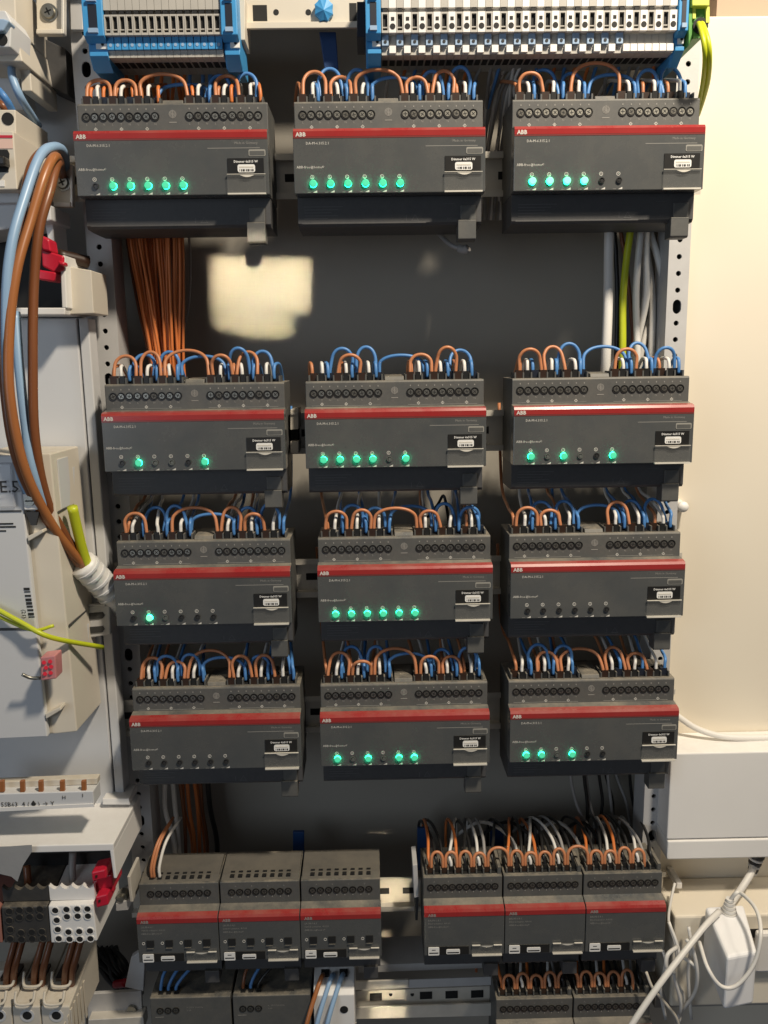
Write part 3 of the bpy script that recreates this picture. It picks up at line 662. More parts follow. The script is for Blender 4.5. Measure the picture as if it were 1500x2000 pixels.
# ------------------------------------------------------------------ small modules, fifth and sixth rows
W4 = .0715
def make_small(kind):
    t = thing('switch_module' if kind == 'switch' else 'blind_module', (0, 0, 0), 'small', 'module', 'small four-wide modules')
    mb = MB(); mb.prof([(.060, NT+.0215), (.0128, NT+.0215), (.0128, NT-.0470), (.060, NT-.0470)], .0004, W4-.0004); h = mb.build('housing', 'housing', t, .0006)
    lp = MB(); lp.prof([(.060, NT-.0472), (.0138, NT-.0472), (.0138, .003), (.0158, .0008), (.060, 0)], .001, W4-.0012); lp.build('lower_housing', 'lower', t, .0005)
    n = 8 if kind == 'switch' else 10; pit = (.0072 if kind == 'switch' else .0064); xs = [W4/2+(i-(n-1)/2)*pit for i in range(n)]
    if kind == 'switch':
        tp = MB(); tp.prof([(.050, NT+.0214), (.0150, NT+.0214), (.022, NT+.0235), (.050, NT+.0262)], .001, W4-.001); tp.build('terminal_hood', 'smoky', h, .0005)
        hl = MB()
        for x in xs: hl.box(x-.0018, x+.0018, .0178, .0212, NT+.0225, NT+.0240); hl.box(x-.0018, x+.0018, .0235, .0250, NT+.0240, NT+.0248)
        hl.build('wire_entry', 'dark', h)
    else:
        cb = MB()
        for x in [xs[0]-pit/2]+[x+pit/2 for x in xs]: cb.box(x-.0006, x+.0006, .0165, .034, NT+.0213, NT+.0265)
        cb.box(xs[-1]+pit/2, W4-.001, .0160, .046, NT+.0213, NT+.0280); cb.build('wire_entry_comb', 'housing', h)
        hl = MB()
        for x in xs: hl.box(x-.0024, x+.0024, .0172, .031, NT+.0210, NT+.02185)
        hl.build('wire_entry', 'dark', h)
    for i, x in enumerate(xs): inst('terminal_screw', SCREWD, t, (x, .0128, NT+.0118), (0, i*1.3, 0))
    sp = MB()
    for i, x in enumerate(xs):
        sp.box(x-.0004, x+.0004, .0126, .0129, NT+.0062, NT+.0072)
        if i % 2 == 0: sp.text('ABCDE'[i//2], .0022, x+pit/2, .0127, NT+.0166, 0, 'CENTER')
    sp.build('terminal_print', 'printdim', h)
    nose = MB(); nose.prof([(.0130, NT+.0012), (.0012, NT-.0026), (0, NT-.0044), (0, NT-.0470), (.0130, NT-.0470)], 0, W4); n_ = nose.build('front_panel', 'nose', t, .0006)
    rd = MB(); rd.prof([(.0050, NT-.0008), (.0010, NT-.0022), (-.0003, NT-.0042), (-.0003, NT-.0084), (.0006, NT-.0084), (.0006, NT-.0042), (.0014, NT-.0028), (.0050, NT-.0014)], .0003, W4-.0003); rd.build('red_band', 'red', n_)
    tx = MB(); tx.text('ABB', .0040, .0036, -.00045, NT-.0081, 0, bold=.0001)
    a, b = ('SA-M-0.4.1', 'Switch actuator, 4-fold') if kind == 'switch' else ('BA-M-0.4.1', 'Blind actuator, 4-fold')
    tx.text(a, .0025, .0036, -.0001, NT-.0128); tx.text(b, .0023, .0036, -.0001, NT-.0158); tx.text('ABB-free@home\u00ae', .0024, .0036, -.0001, NT-.0192)
    tx.build('front_lettering', 'printdim', n_)
    if kind == 'switch':
        for k in range(4):
            x = .0060+.0166*k; q = MB(); q.box(x+.0018, x+.0082, -.0008, .0006, NT-.0310, NT-.0250, 0); q.box(x+.0022, x+.0078, -.0012, -.0006, NT-.0330, NT-.0322, 1)
            q.ring((x-.001, NT-.0280), .0010, .0014, -.0002, .0001, 10, 2); q.build('square_button', ['dark', 'housing', 'print_'], n_)
    lw = MB(); lw.box(.0030, .0400, -.0005, .0005, NT-.0462, NT-.0378); lb = lw.build('label_window', 'black', n_, .0003)
    pl = MB(); rr_slab(pl, .0085, NT-.0420, .0098, .0078, .0008, -.0012, -.0004, 0); pl.box(.0044, .0126, -.00135, -.0011, NT-.0440, NT-.0430, 1); pl.box(.0068, .0102, -.00135, -.0011, NT-.0408, NT-.0402, 1)
    rr_slab(pl, .0258, NT-.0428, .0122, .0046, .0010, -.0010, -.0004, 0); pl.box(.0206, .0310, -.0012, -.0009, NT-.0440, NT-.0430, 1)
    pl.build('identification_label', ['label', 'ink'], lb)
    fl = MB(); fl.box(.0425, .0695, -.0020, -.0008, NT-.0460, NT-.0365); f_ = fl.build('clear_flap', 'clear', n_, .0003)
    fe = MB(); fe.box(.0427, .0693, -.0026, 0, NT-.0468, NT-.0459); fe.box(.0427, .0500, -.0022, -.0008, NT-.0368, NT-.0363); fe.box(.0620, .0693, -.0022, -.0008, NT-.0368, NT-.0363)
    fe.add([(.0500+.012*k/8, -.0022, NT-.0366-.0016*math.sin(math.pi*k/8)) for k in range(9)], [tuple(range(9))]); fe.build('flap_edge', 'frost', f_)
    MB().prof([(.0105, .004), (.0105, -.008), (.024, -.008), (.024, .004)], .055, .068).build('snap_latch', 'lower', t, .0005)
    return t, xs
zz = Z5-NT
sw, sxs = make_small('switch'); bm_, bxs = make_small('blind')
x0 = P(265, 1785, 0).x; x1 = P(828, 1775, 0).x
pos = ['leftmost of the three small modules without loops, two wires at its left', 'middle of the three small modules with square buttons', 'rightmost of the three small modules with square buttons, beside bare rail']
for i in range(3):
    t = sw if i == 0 else copy_tree(sw); t.location = (x0+i*(W4+.0006), 0, zz); t['label'] = pos[i]; t['group'] = 'small switch modules with square buttons'
pos = ['leftmost of three small modules under brown loops, fifth row', 'middle of three small modules under brown loops, fifth row', 'rightmost of three small modules under brown loops, beside the wall']
BLX = []
for i in range(3):
    t = bm_ if i == 0 else copy_tree(bm_); t.location = (x1+i*(W4+.0006), 0, zz); t['label'] = pos[i]; t['group'] = 'small blind modules under brown loops'; BLX.append(x1+i*(W4+.0006))
x6 = P(972, 2015, 0).x; Z6 = P(1050, 2012, .0).z
for i in range(2):
    t = copy_tree(bm_); t.location = (x6+i*(W4+.0006), 0, Z6-NT); t['group'] = 'small blind modules under brown loops'
    t['label'] = ['left of two small modules cut off at the bottom edge, under brown loops', 'right of two small modules cut off at the bottom edge, beside white cable'][i]
# loops on them
def loops(xoff, z0, where, count=5, span=1):
    zt = z0+.0265; idx = 0
    for k in range(count):
        i = k*2; xi = xoff+bxs[i]; j = min(i+2, 9); xj = xoff+bxs[j] if i+2 < 10 else xoff+W4+bxs[0]+.0006
        if i+2 >= 10 and not span: continue
        h = .0115+jit(.002)+(.003 if i+2 >= 10 else 0); xm, wd = (xi+.0012+xj-.0012)/2, (xj-xi-.0024)/2; y = .0205
        pts = [(xi+.0012, y, zt-.004)]+[(xm-wd*math.cos(math.pi*a/8)*(1+.12*math.sin(math.pi*a/8)), y+.003*math.sin(math.pi*a/8), zt+.001+h*math.sin(math.pi*a/8)**.6) for a in range(9)]+[(xj-.0012, y, zt-.004)]
        add_wire('jumper_wire', pts, .0014, 'brown', f'{ORD[k]} brown loop from the left on the {where}', 'brown loops on the small modules', [((xi, y, zt-.003), .0062, 'sleeveb')])
    for k, i in enumerate((0, 1, 2, 3, 4, 5, 6, 7, 8, 9)):
        xi = xoff+bxs[i]; col = ['orange', 'wblack', 'wblack', 'wwhite', 'orange', 'wblack', 'wblack', 'wwhite', 'wgrey', 'wblack'][k]; dx = jit(.003); hh = jit(.003)
        add_wire('feed_wire', [(xi, .0225, zt-.004), (xi, .0225, zt+.003), (xi-.0012, .026, zt+.008), (xi+dx, .042, zt+.0135+hh*.6), (xi+dx*3, .072, zt+.012+hh), (xi+dx*5, .100, zt-.004), (xi+dx*5, .105, zt-.05)], .0014, col,
                 f'{ORD[k]} feed wire, {dict(wwhite="white", wblack="black", orange="rust", wgrey="grey")[col]}, on the {where}', 'feed wires of the small modules', [((xi, .0225, zt-.003), .0042, 'wblack')])
for i in range(3): loops(BLX[i], Z5, ['leftmost', 'middle', 'rightmost'][i]+' looped small module in the fifth row', 5, i < 2)
for i in range(2): loops(x6+i*(W4+.0006), Z6, ['left', 'right'][i]+' small module at the bottom edge', 5, i < 1)
for i in range(2):
    xi = x0+sxs[i]; zt = Z5+.0262
    for q in range(2 if i == 0 else 1):
        add_wire('feed_wire', [(xi+q*.0022, .0195, zt-.003), (xi+q*.0022, .021, zt+.008), (xi+.004+q*.002, .034, zt+.024), (xi+.012, .060, zt+.032)], .0014, 'brown' if i == 0 else 'wwhite',
             [f'{ORD[q]} brown wire entering the leftmost small switch module', 'single white wire entering the leftmost small switch module'][i], 'feed wires of the switch modules')
# white bundle cables passing over the back, behind the looped modules
for i in range(6):
    a = P(1000+i*42, 1640, .06); b = P(940+i*48, 1605, .085); e = P(880+i*50, 1640, .115)
    wire('back_cable', [a+Vector((.004, -.02, -.02)), a, b, e], .0017, ['wwhite', 'wblack', 'wgrey'][i % 3], f'{ORD[i]} cable from the left arching behind the fifth row, '+['white', 'black', 'grey'][i % 3], 'cable', 'cables arching behind the fifth row')
tag(slab(MB(), [(572, 1625), (594, 1625), (594, 1690), (572, 1690)], .09, .094).build('blue_strap', 'navy', bevel=.0006), 'blue strap behind the small switch modules', 'strap')
tag(slab(MB(), [(815, 1618), (838, 1618), (838, 1700), (815, 1700)], .09, .094).build('blue_strap', 'navy', bevel=.0006), 'blue strap behind the left end of the looped modules', 'strap')
tag(slab(MB(), [(958, 1608), (984, 1608), (984, 1680), (958, 1680)], .10, .104).build('blue_strap', 'navy', bevel=.0006), 'blue strap behind the middle looped module', 'strap')
es = thing('rail_stop', P(812, 1690, .02), 'thin grey rail stop standing left of the looped modules', 'rail stop'); el = es.location
rel(slab(MB(), [(806, 1690), (815, 1688), (818, 1752), (809, 1754)], .025, .055), el).build('stop_body', 'upright', es, .0005)
rel(slab(MB(), [(810, 1756), (818, 1754), (816, 1798), (811, 1798)], .035, .05), el).build('stop_foot', 'inner', es, .0005)

# sixth row: rail with slots, two dark supplies, white distribution module
r6 = thing('wide_rail', P(690, 1950, .045), 'bare slotted steel rail at the bottom between the modules', 'rail'); el = r6.location
rel(slab(MB(), [(640, 1938), (960, 1926), (960, 1958), (640, 1968)], .055, .057), el).build('rail_web', 'rail', r6)
rel(slab(MB(), [(690, 1918), (798, 1914), (798, 1930), (690, 1934)], .046, .048), el).build('rail_flange', 'rail', r6, .0003)
rel(slab(MB(), [(798, 1914), (960, 1908), (960, 1924), (798, 1930)], .047, .048), el).build('rail_flange', 'upright', r6, .0003)
rel(slab(MB(), [(640, 1970), (960, 1960), (960, 1984), (640, 1992)], .046, .048), el).build('rail_flange', 'rail', r6, .0003)
for u in (722, 820, 870, 920): rel(slab(MB(), [(u, 1941-(u-722)*.03), (u+24, 1940-(u-722)*.03), (u+24, 1954-(u-722)*.03), (u, 1955-(u-722)*.03)], .0545, .0552), el).build('rail_slot', 'dark', r6)
for u in (763, 805): rel(MB().cyl(P(u, 1942, .0545), P(u, 1942, .0552), .0018, 10), el).build('round_hole', 'dark', r6)
rel(slab(MB(), [(700, 1886), (960, 1876), (960, 1890), (700, 1900)], .07, .11), el).build('rail_ledge', 'upright', r6)
def supply(u0, u1, v, label, wires):
    a = P(u0, v, .0128); b = P(u1, v, .0128); t = thing('power_supply', (a.x, 0, a.z-.09), label, 'power supply', 'dark power supplies at the bottom edge'); w_ = b.x-a.x
    MB().prof([(.060, .090), (.0128, .090), (.0128, 0), (.060, 0)], 0, w_).build('housing', 'housing', t, .0008)
    hl = MB(); tx = MB()
    for k in range(3):
        x = .009+k*.0072; hl.box(x-.0022, x+.0022, .0170, .026, .0896, .0906)
        inst('terminal_screw', SCREWD, t, (x, .0128, .0770), (0, k, 0))
    hl.build('wire_entry', 'dark', t)
    tx.text('0...250V 50/60Hz', .0022, w_*.45, .0126, .0790); tx.text('2,0A', .0022, w_*.45, .0126, .0760); tx.box(.004, .012, .0126, .0129, .070, .0703); tx.build('front_lettering', 'printdim', t)
    for k, m in enumerate(wires):
        x = a.x+.009+k*.0072; zt = a.z
        add_wire('feed_wire', [(x, .021, zt-.003), (x, .021, zt+.006), (x+.004+.004*k, .028, zt+.018), (x+.020+.006*k, .045, zt+.028), (x+.05, .07, zt+.026)] if m != 'x' else [], .0015, m, f'{ORD[k]} wire from the left entering the {label.split(" at ")[0]}', 'feed wires of the supplies', [((x, .021, zt-.001), .0045, 'wblack')])
    return t
supply(292, 450, 1950, 'left dark power supply at the bottom edge with blue wires', ['blue', 'blue', 'blue'])
supply(454, 606, 1946, 'second dark power supply at the bottom edge beside orange wire', ['thickbrown', 'blue', 'wblack'])
dm = thing('distribution_module', P(618, 2000, .0), 'small white terminal module at the bottom with orange and blue wires', 'terminal module'); el = dm.location
a, b = P(612, 1945, .01), P(692, 1945, .01); wd = b.x-a.x; zt_ = a.z
m = MB(); m.prof([(.060, zt_+.022-el.z), (.014, zt_+.003-el.z), (.010, zt_-el.z), (.010, zt_-.08-el.z), (.060, zt_-.08-el.z)], a.x-el.x, b.x-el.x); m.build('module_body', 'white', dm, .0006)
for k in range(2):
    x = a.x-el.x+wd*(.27+.46*k); MB().box(x-.005, x+.005, .0335, .044, zt_-el.z+.0115, zt_-el.z+.0155).build('clamp_screw', 'upright', dm); MB().box(x-.0038, x+.0038, .024, .031, zt_-el.z+.0075, zt_-el.z+.0103).build('wire_hole', 'dark', dm)
p = P(672, 1972, .0098)-el; MB().cyl((p.x, .0096, p.z), (p.x, .0102, p.z), .0038, 12).build('test_hole', 'dark', dm)
for k, (m_, w_) in enumerate((('tan', 'orange'), ('paleblue', 'blue'), ('paleblue', 'second blue'))):
    x = a.x+wd*(.25+.25*k); wire('module_wire', [(x, .03, zt_+.006), (x-.003, .018, zt_+.010), (x-.013, .000, zt_-.012), (x-.020, -.006, zt_-.04), (x-.022, -.006, zt_-.07)], .0022, m_, f'{w_} wire bending down from the white terminal module', 'wire', 'wires of the white terminal module')

# ------------------------------------------------------------------ left side: breakers, covers, cables
def breaker(name, label, front, sidey, feats, group=None):
    t = thing(name, P(front[0][0], front[-1][1], -.002), label, 'circuit breaker', group); el = t.location
    return t, el
# upper breaker
t = thing('circuit_breaker', P(20, 190, 0), 'beige circuit breaker at the top left corner, blue wire below', 'circuit breaker', 'beige circuit breakers'); el = t.location
rel(slab(MB(), [(-60, -40), (28, -40), (32, 60), (-60, 60)], .012, .075), el).build('upper_body', 'beige', t, .0008)
rel(slab(MB(), [(-60, 20), (10, 20), (22, 42), (20, 92), (-60, 94)], -.006, .03), el).build('front_body', 'cover', t, .0008)
rel(slab(MB(), [(-60, 60), (32, 60), (44, 120), (-60, 118)], .010, .078), el).build('lower_body', 'beige', t, .0008)
rel(slab(MB(), [(38, 122), (58, 122), (62, 178), (42, 178)], .03, .085), el).build('rail_foot', 'beige', t, .0008)
rel(slab(MB(), [(-60, 36), (6, 36), (18, 40), (6, 60), (-60, 66)], -.012, .0), el).build('toggle', 'tbluegrey', t, .001)
p = P(3, 77, -.0065)-el; MB().cyl((p.x, p.y, p.z), (p.x, p.y+.0012, p.z), .0042, 14).build('screw_hole', 'dark', t)
for (u, v) in ((27, 50), (33, 92), (41, 100), (60, 128), (66, 142), (60, 15), (68, 60)):
    q = P(u, v, .03); 
wire('breaker_wire', [P(22, 118, .03), P(24, 150, .02), P(40, 190, .022), P(60, 222, .045), P(75, 245, .07)], .0030, 'paleblue', 'blue wire bending down from the top left breaker', 'wire', 'wires under the top left breaker')
wire('breaker_wire', [P(-20, 160, .02), P(5, 185, .01), P(22, 212, .018), P(30, 235, .035)], .0028, 'blue', 'dark blue wire at the left edge between two breakers', 'wire', 'wires under the top left breaker')
wire('breaker_wire', [P(-20, 195, .03), P(4, 205, .025), P(14, 225, .03)], .0028, 'thickbrown', 'brown wire end at the left edge between two breakers', 'wire', 'wires under the top left breaker')
tag(slab(MB(), [(-40, 120), (34, 122), (44, 215), (-40, 212)], .05, .08).build('breaker_rail_cover', 'cover', bevel=.0006), 'pale cover strip between the two beige breakers', 'cover')
# lower breaker
t = thing('circuit_breaker', P(20, 395, 0), 'beige circuit breaker at the left edge with red line and black toggle', 'circuit breaker', 'beige circuit breakers'); el = t.location
rel(MB().loft([pxring([(-60, 214), (36, 214), (46, 396), (-60, 396)], .0), pxring([(-60, 214), (36, 214), (46, 396), (-60, 396)], .0)]), el) if False else None
rel(slab(MB(), [(-60, 214), (30, 214), (31, 262), (-60, 262)], .010, .075), el).build('upper_body', 'beige', t, .0008)
rel(slab(MB(), [(-60, 256), (26, 256), (34, 370), (-60, 372)], -.004, .070), el).build('front_body', 'beige', t, .0008)
rel(slab(MB(), [(-60, 366), (37, 364), (38, 396), (-60, 398)], .010, .072), el).build('lower_body', 'cover', t, .0008)
rel(slab(MB(), [(-60, 264), (24, 264), (24, 269), (-60, 269)], -.0046, -.003), el).build('red_line', 'clamp', t)
rel(slab(MB(), [(-60, 271), (24, 271), (25, 290), (-60, 290)], -.0044, -.003), el).build('name_plate', mat('plate_pale_pink', (.72, .50, .42), .5), t)
rel(slab(MB(), [(-60, 292), (14, 292), (18, 300), (16, 336), (-60, 338)], -.0046, -.003), el).build('toggle_recess', 'dark', t)
rel(slab(MB(), [(-60, 304), (8, 304), (10, 322), (-60, 324)], -.014, -.004), el).build('toggle', 'black', t, .0012)
rel(slab(MB(), [(-60, 352), (9, 352), (9, 364), (-60, 364)], -.0046, -.003), el).build('marker_window', 'label', t)
p = P(15, 232, .0096)-el; MB().cyl((p.x, p.y, p.z), (p.x, p.y+.0012, p.z), .0046, 14).build('screw_hole', 'dark', t)
# panel behind
tag(MB().box(P(-80, 300, .10).x, P(170, 300, .10).x, .10, .104, P(100, 640, .10).z, .36).build('side_panel', 'cover'), kind='structure')
tag(slab(MB(), [(86, 75), (128, 95), (132, 185), (88, 165)], .07, .10).build('cable_duct', 'lower', bevel=.0006), 'dark duct between the breakers and the left upright', 'duct')
# rail ends with screws
def rail_end(pts, screw, y, label):
    t = thing('rail_bracket', P(*pts[-1], y), label, 'bracket', 'beige rail brackets with screws'); el = t.location
    rel(slab(MB(), pts, y, y+.004), el).build('bracket_plate', 'beige', t, .0006)
    u0 = min(p[0] for p in pts); u1 = max(p[0] for p in pts); v1 = max(p[1] for p in pts); v0 = min(p[1] for p in pts)
    rel(slab(MB(), [(u0, v1-10), (u1-4, v1-10), (u1-4, v1), (u0, v1)], y-.007, y), el).build('bracket_lip', 'beige', t, .0008)
    rel(slab(MB(), [(u1-6, v0), (u1, v0), (u1, v1), (u1-6, v1)], y-.006, y), el).build('bracket_side', 'rail', t, .0006)
    p = P(*screw, y)-el
    s = MB(); s.cyl((p.x, p.y-.0005, p.z), (p.x, p.y-.003, p.z), .0052, 16, 0, .0044); s.cyl((p.x, p.y, p.z), (p.x, p.y-.0008, p.z), .0066, 16, 0)
    for a in (.4, .4+math.pi/2):
        c, q = math.cos(a)*.0028, math.sin(a)*.0028; h = .0006
        s.add([(p.x+c*i-q/.0028*h*j, p.y-.0031, p.z+q*i+c/.0028*h*j) for i, j in ((-1, -1), (1, -1), (1, 1), (-1, 1))], [(0, 1, 2, 3)], 1)
    s.build('screw_head', ['screw', 'dark'], t)
rail_end([(70, -30), (122, -30), (125, 66), (72, 66)], (96, 25), .040, 'beige rail bracket with bright screw beside the top left breaker')
rail_end([(106, 322), (140, 322), (142, 404), (104, 404)], (123, 357), .046, 'beige rail bracket with screw left of the top row dimmers')
tag(slab(MB(), [(136, -20), (160, -20), (162, 58), (138, 58)], .055, .06).build('rail_end_plate', 'upright', bevel=.0005), 'grey rail end plate behind the blue end clamp, top left', 'plate')

# white frame (cover with cut-out), lower covers
cf = thing('switch_enclosure', P(60, 610, .01), 'white cover frame with a dark opening behind the cable bundle', 'cover'); el = cf.location
rel(slab(MB(), [(-60, 601), (128, 601), (126, 615), (-60, 615)], .0, .05), el).build('frame_bottom', 'white', cf, .0008)
rel(slab(MB(), [(117, 500), (126, 498), (131, 602), (121, 602)], .0, .05), el).build('frame_side', 'white', cf, .0008)
rel(slab(MB(), [(131, 520), (178, 528), (183, 612), (128, 614)], .012, .05), el).build('frame_flange', 'beige', cf, .0006)
rel(slab(MB(), [(-60, 410), (118, 430), (122, 604), (-60, 604)], .060, .064), el).build('opening_back', 'dark', cf)
rel(slab(MB(), [(80, 400), (102, 420), (110, 520), (96, 480)], .03, .06), el).build('frame_corner', 'white', cf, .0008)
tag(slab(MB(), [(-60, 396), (70, 394), (98, 400), (100, 430), (-60, 462)], .016, .06).build('mounting_block', 'cover', bevel=.001), 'grey mounting block under the left edge breaker', 'block')
# red clamp terminal and dark bus bar
rc = thing('red_clamp', P(95, 545, 0), 'bright red clamp behind the cables above the cover', 'clamp', 'red clamps'); el = rc.location
for pts, y0, y1 in (([(78, 458), (96, 468), (100, 492), (82, 488)], -.004, .012), ([(80, 486), (124, 500), (124, 528), (106, 532), (82, 520)], -.002, .014), ([(72, 526), (110, 532), (104, 550), (74, 546)], -.004, .012), ([(112, 508), (126, 512), (126, 520), (114, 518)], -.008, 0)):
    rel(slab(MB(), pts, y0, y1), el).build('clamp_jaw', 'clamp', rc, .0012)
tag(MB().tube([P(112, 498, .02), P(172, 512, .035)], .0050, 10).build('bus_bar', 'sleeveb'), 'dark bar running from the red clamp to the upright', 'bar')

zt2 = P(100, 622, .03).z; zb2 = P(100, 1575, .03).z
cp = thing('cabinet_front', (0, .03, zb2), 'large flat grey cover panel below the white frame, left of the upright', 'cover panel'); el = cp.location
x_a, x_s, x_b = P(-90, 800, .03).x, P(164, 800, .03).x, P(199, 800, .03).x
MB().box(x_a, x_s-.0006, 0, .02, 0, zt2-zb2).build('panel_sheet', 'cover', cp, .0008)
MB().box(x_s+.0006, x_b-.006, .0015, .02, 0, zt2-zb2).build('panel_edge', 'cover', cp, .0010)

# E.5 apparatus
ap = thing('meter_cover', P(60, 1440, -.03), 'grey plastic apparatus cover marked E.5 at the left edge', 'meter'); el = ap.location
YA = -.038
A = [(-60, 890), (36, 890), (93, 1440), (-60, 1447)]
fr = pxring(A, YA)
bvl = [(p.x+.0, YA+.004, p.z) for p in fr]
def offs(pts, dx, y): return [Vector((p.x+(dx if i in (1, 2) else 0), y, p.z)) for i, p in enumerate(pts)]
rel(MB().loft([fr, offs(fr, .0, YA+.006)]), el).build('front_cover', 'cover', ap, .0012)
sh = offs(fr, .020, YA+.010); sh2 = offs(fr, .022, .028)
rel(MB().loft([offs(fr, .002, YA+.0062), sh, sh2]), el).build('side_body', 'beige', ap, .0010)  # beige side against the grey front paints in the warm light
# lower right corner is cut away: ribs and panel seams on the side
def side_strip(name, v0, v1, dx, y0, y1, m):
    a = P(36+(v0-890)*.1036, v0, YA); b = P(36+(v1-890)*.1036, v1, YA)
    mb = MB(); mb.box(a.x+dx, a.x+dx+.0008, y0, y1, b.z, a.z); rel(mb, el).build(name, m, ap)
side_strip('side_seam', 1005, 1008, .0205, YA+.012, .027, 'lower'); side_strip('side_seam', 1230, 1234, .0207, YA+.012, .027, 'lower'); side_strip('side_rib', 905, 1004, .0206, YA+.020, .004, 'cover')
for v0, v1 in ((930, 1000), (1030, 1220), (1260, 1400)): side_strip('side_rib', v0, v1, .0208, .012, .026, 'cover')
# window, seams, screw, print on the front
wn = MB(); bx(wn, -60, 905, 30, 992, YA-.003, YA-.0002); rel(wn, el).build('clear_window', 'shade', ap, .003)
bx_ = MB(); bx(bx_, -60, 998, 42, 1000, YA-.0004, YA+.001); rel(bx_, el).build('cover_seam', 'lower', ap)
bx_ = MB(); bx(bx_, -60, 1228, 66, 1231, YA-.0004, YA+.001); rel(bx_, el).build('cover_seam', 'lower', ap)
sq = MB(); bx(sq, 44, 965, 74, 996, YA-.002, YA+.006); rel(sq, el).build('screw_tab', 'white', ap, .0008)
p = P(58, 978, YA-.002)-el; q = MB(); q.cyl((p.x, p.y-.0012, p.z), (p.x, p.y, p.z), .0038, 16); q.box(p.x-.003, p.x+.003, p.y-.0014, p.y-.0012, p.z-.0005, p.z+.0005, 1); q.build('screw_head', ['screw', 'dark'], ap)
p = P(44, 1032, YA-.001)
sq = MB(); slab(sq, [(50, 1000), (76, 1000), (70, 1026), (60, 1026)], YA-.0008, YA+.002); rel(sq, el).build('screw_recess', 'inner', ap)
tx = MB(); p = P(-1, 962, YA-.0034)-el; tx.text('E.5', .0125, p.x, p.y, p.z, 0, bold=.0001)
for k, (v, u) in enumerate(((1022, 26), (1028, 31), (1036, 12))):
    a = P(-20, v, YA-.0003)-el; b = P(u, v+2.4, YA-.0003)-el; tx.box(a.x, b.x, a.y, a.y+.0002, b.z, a.z)
for k in range(9):
    a = P(46+k*1.2, 1148+k*7.0, YA-.0003)-el; b = P(58+k*1.2, 1148+k*7.0+random.choice((2, 3.5, 5)), YA-.0003)-el; tx.box(a.x, b.x, a.y, a.y+.0002, b.z, a.z)
pm = P(42, 1190, YA-.0003)-el
tx.text('(21)', .0045, 0, 0, 0, mw=Matrix.Translation(pm) @ Matrix.Rotation(math.pi/2, 4, 'Y') @ Matrix.Rotation(math.pi/2, 4, 'X'))
tx.build('printed_marking', 'ink', ap)
for v0, v1 in ((1048, 1052), (1395, 1400)):
    mm = MB(); slab(mm, [(52+(v0-1040)*.1, v0), (82+(v0-1040)*.1, v0-14), (84+(v0-1040)*.1, v0-8), (54+(v0-1040)*.1, v0+10)], YA-.0012, YA+.012); rel(mm, el).build('moulded_ridge', 'beige', ap, .0006)

# thick cable bundle
cab = [('thickbrown', [(52, 640, .03)], 0)]
def cable(pts, r, m, label): wire('power_cable', [P(*p) for p in pts], r, m, label, 'cable', 'thick cables looping from the breakers', 10, 8)
cable([(128, 350, .06), (125, 300, .03), (105, 287, .005), (78, 305, -.012), (50, 380, -.03), (22, 480, -.045), (12, 600, -.05), (18, 780, -.05), (42, 930, -.04), (100, 1030, -.02), (165, 1105, .0)], .0036, 'paleblue', 'pale blue cable arching over from the rail bracket')
cable([(120, 330, .05), (108, 306, .0), (88, 340, -.02), (60, 430, -.032), (32, 530, -.045), (18, 650, -.052), (20, 780, -.055), (50, 920, -.048), (105, 1030, -.028), (163, 1105, -.004)], .0036, 'tan', 'orange-brown cable beside the pale blue cable')
cable([(122, 345, .05), (112, 320, .005), (98, 370, -.015), (76, 450, -.025), (66, 560, -.03), (64, 700, -.036), (68, 850, -.038), (90, 970, -.03), (130, 1050, -.014), (170, 1106, .002)], .0036, 'thickbrown', 'dark brown cable hanging nearest the cover panel')
cable([(85, 300, .03), (92, 290, .01), (60, 330, -.005), (34, 470, -.03), (8, 600, -.045), (10, 760, -.05), (34, 900, -.046), (88, 1010, -.03), (155, 1102, -.006)], .0036, 'thickbrown', 'brown cable at the outside of the loop')
cable([(30, 610, -.02), (38, 720, -.03), (50, 830, -.036), (66, 930, -.038), (112, 1040, -.018), (168, 1108, .0)], .0036, 'paleblue', 'blue cable running behind the brown cables')
wire('earth_core', [P(141, 990, -.020), P(150, 1030, -.014), P(160, 1070, -.008), P(172, 1105, -.002), P(190, 1140, .008)], .0042, 'gy', 'short stiff green-yellow core poking up from the white sheath', 'wire')
sh_ = thing('cable_sheath', P(200, 1150, .01), 'ribbed white cable sheath passing behind the third-row dimmer', 'cable sheath'); el = sh_.location
rel(MB().tube([P(160, 1100, -.002), P(185, 1125, .008), P(225, 1165, .028), P(260, 1200, .05)], .0115, 14), el).build('sheath_tube', 'white', sh_)
for k in range(5):
    f = k/4; p = P(168+45*f, 1107+48*f, .0+.02*f); q = P(171+45*f, 1110+48*f, .001+.02*f); rel(MB().cyl(p, q, .0121, 14), el).build('sheath_rib', 'cover', sh_)
# green-yellow offcut lying across, small pink connector
for k, pts in enumerate(([(-20, 1182, YA-.004), (40, 1215, YA-.007), (100, 1245, YA-.006), (200, 1264, .0)], [(-20, 1196, YA-.004), (60, 1230, YA-.006), (105, 1222, YA-.003)])):
    wire('earth_offcut', [P(*p) for p in pts], .0020-.0006*k, 'gy', ['long green-yellow wire lying across the apparatus cover', 'thin green-yellow wire crossing the longer one'][k], 'wire', 'loose green-yellow wires')
pc = thing('pink_connector', P(92, 1325, YA-.012), 'translucent pink connector on the apparatus cover with a bare pin', 'connector'); el = pc.location
rel(slab(MB(), [(78, 1284), (108, 1280), (110, 1326), (80, 1330)], YA-.018, YA-.004), el).build('connector_body', 'pink', pc, .0010)
for (u, v) in ((86, 1294), (98, 1292), (90, 1304), (100, 1302), (88, 1316), (99, 1314)):
    rel(MB().cyl(P(u, v, YA-.0186), P(u, v, YA-.016), .0016, 8), el).build('connector_cell', 'clamp', pc)
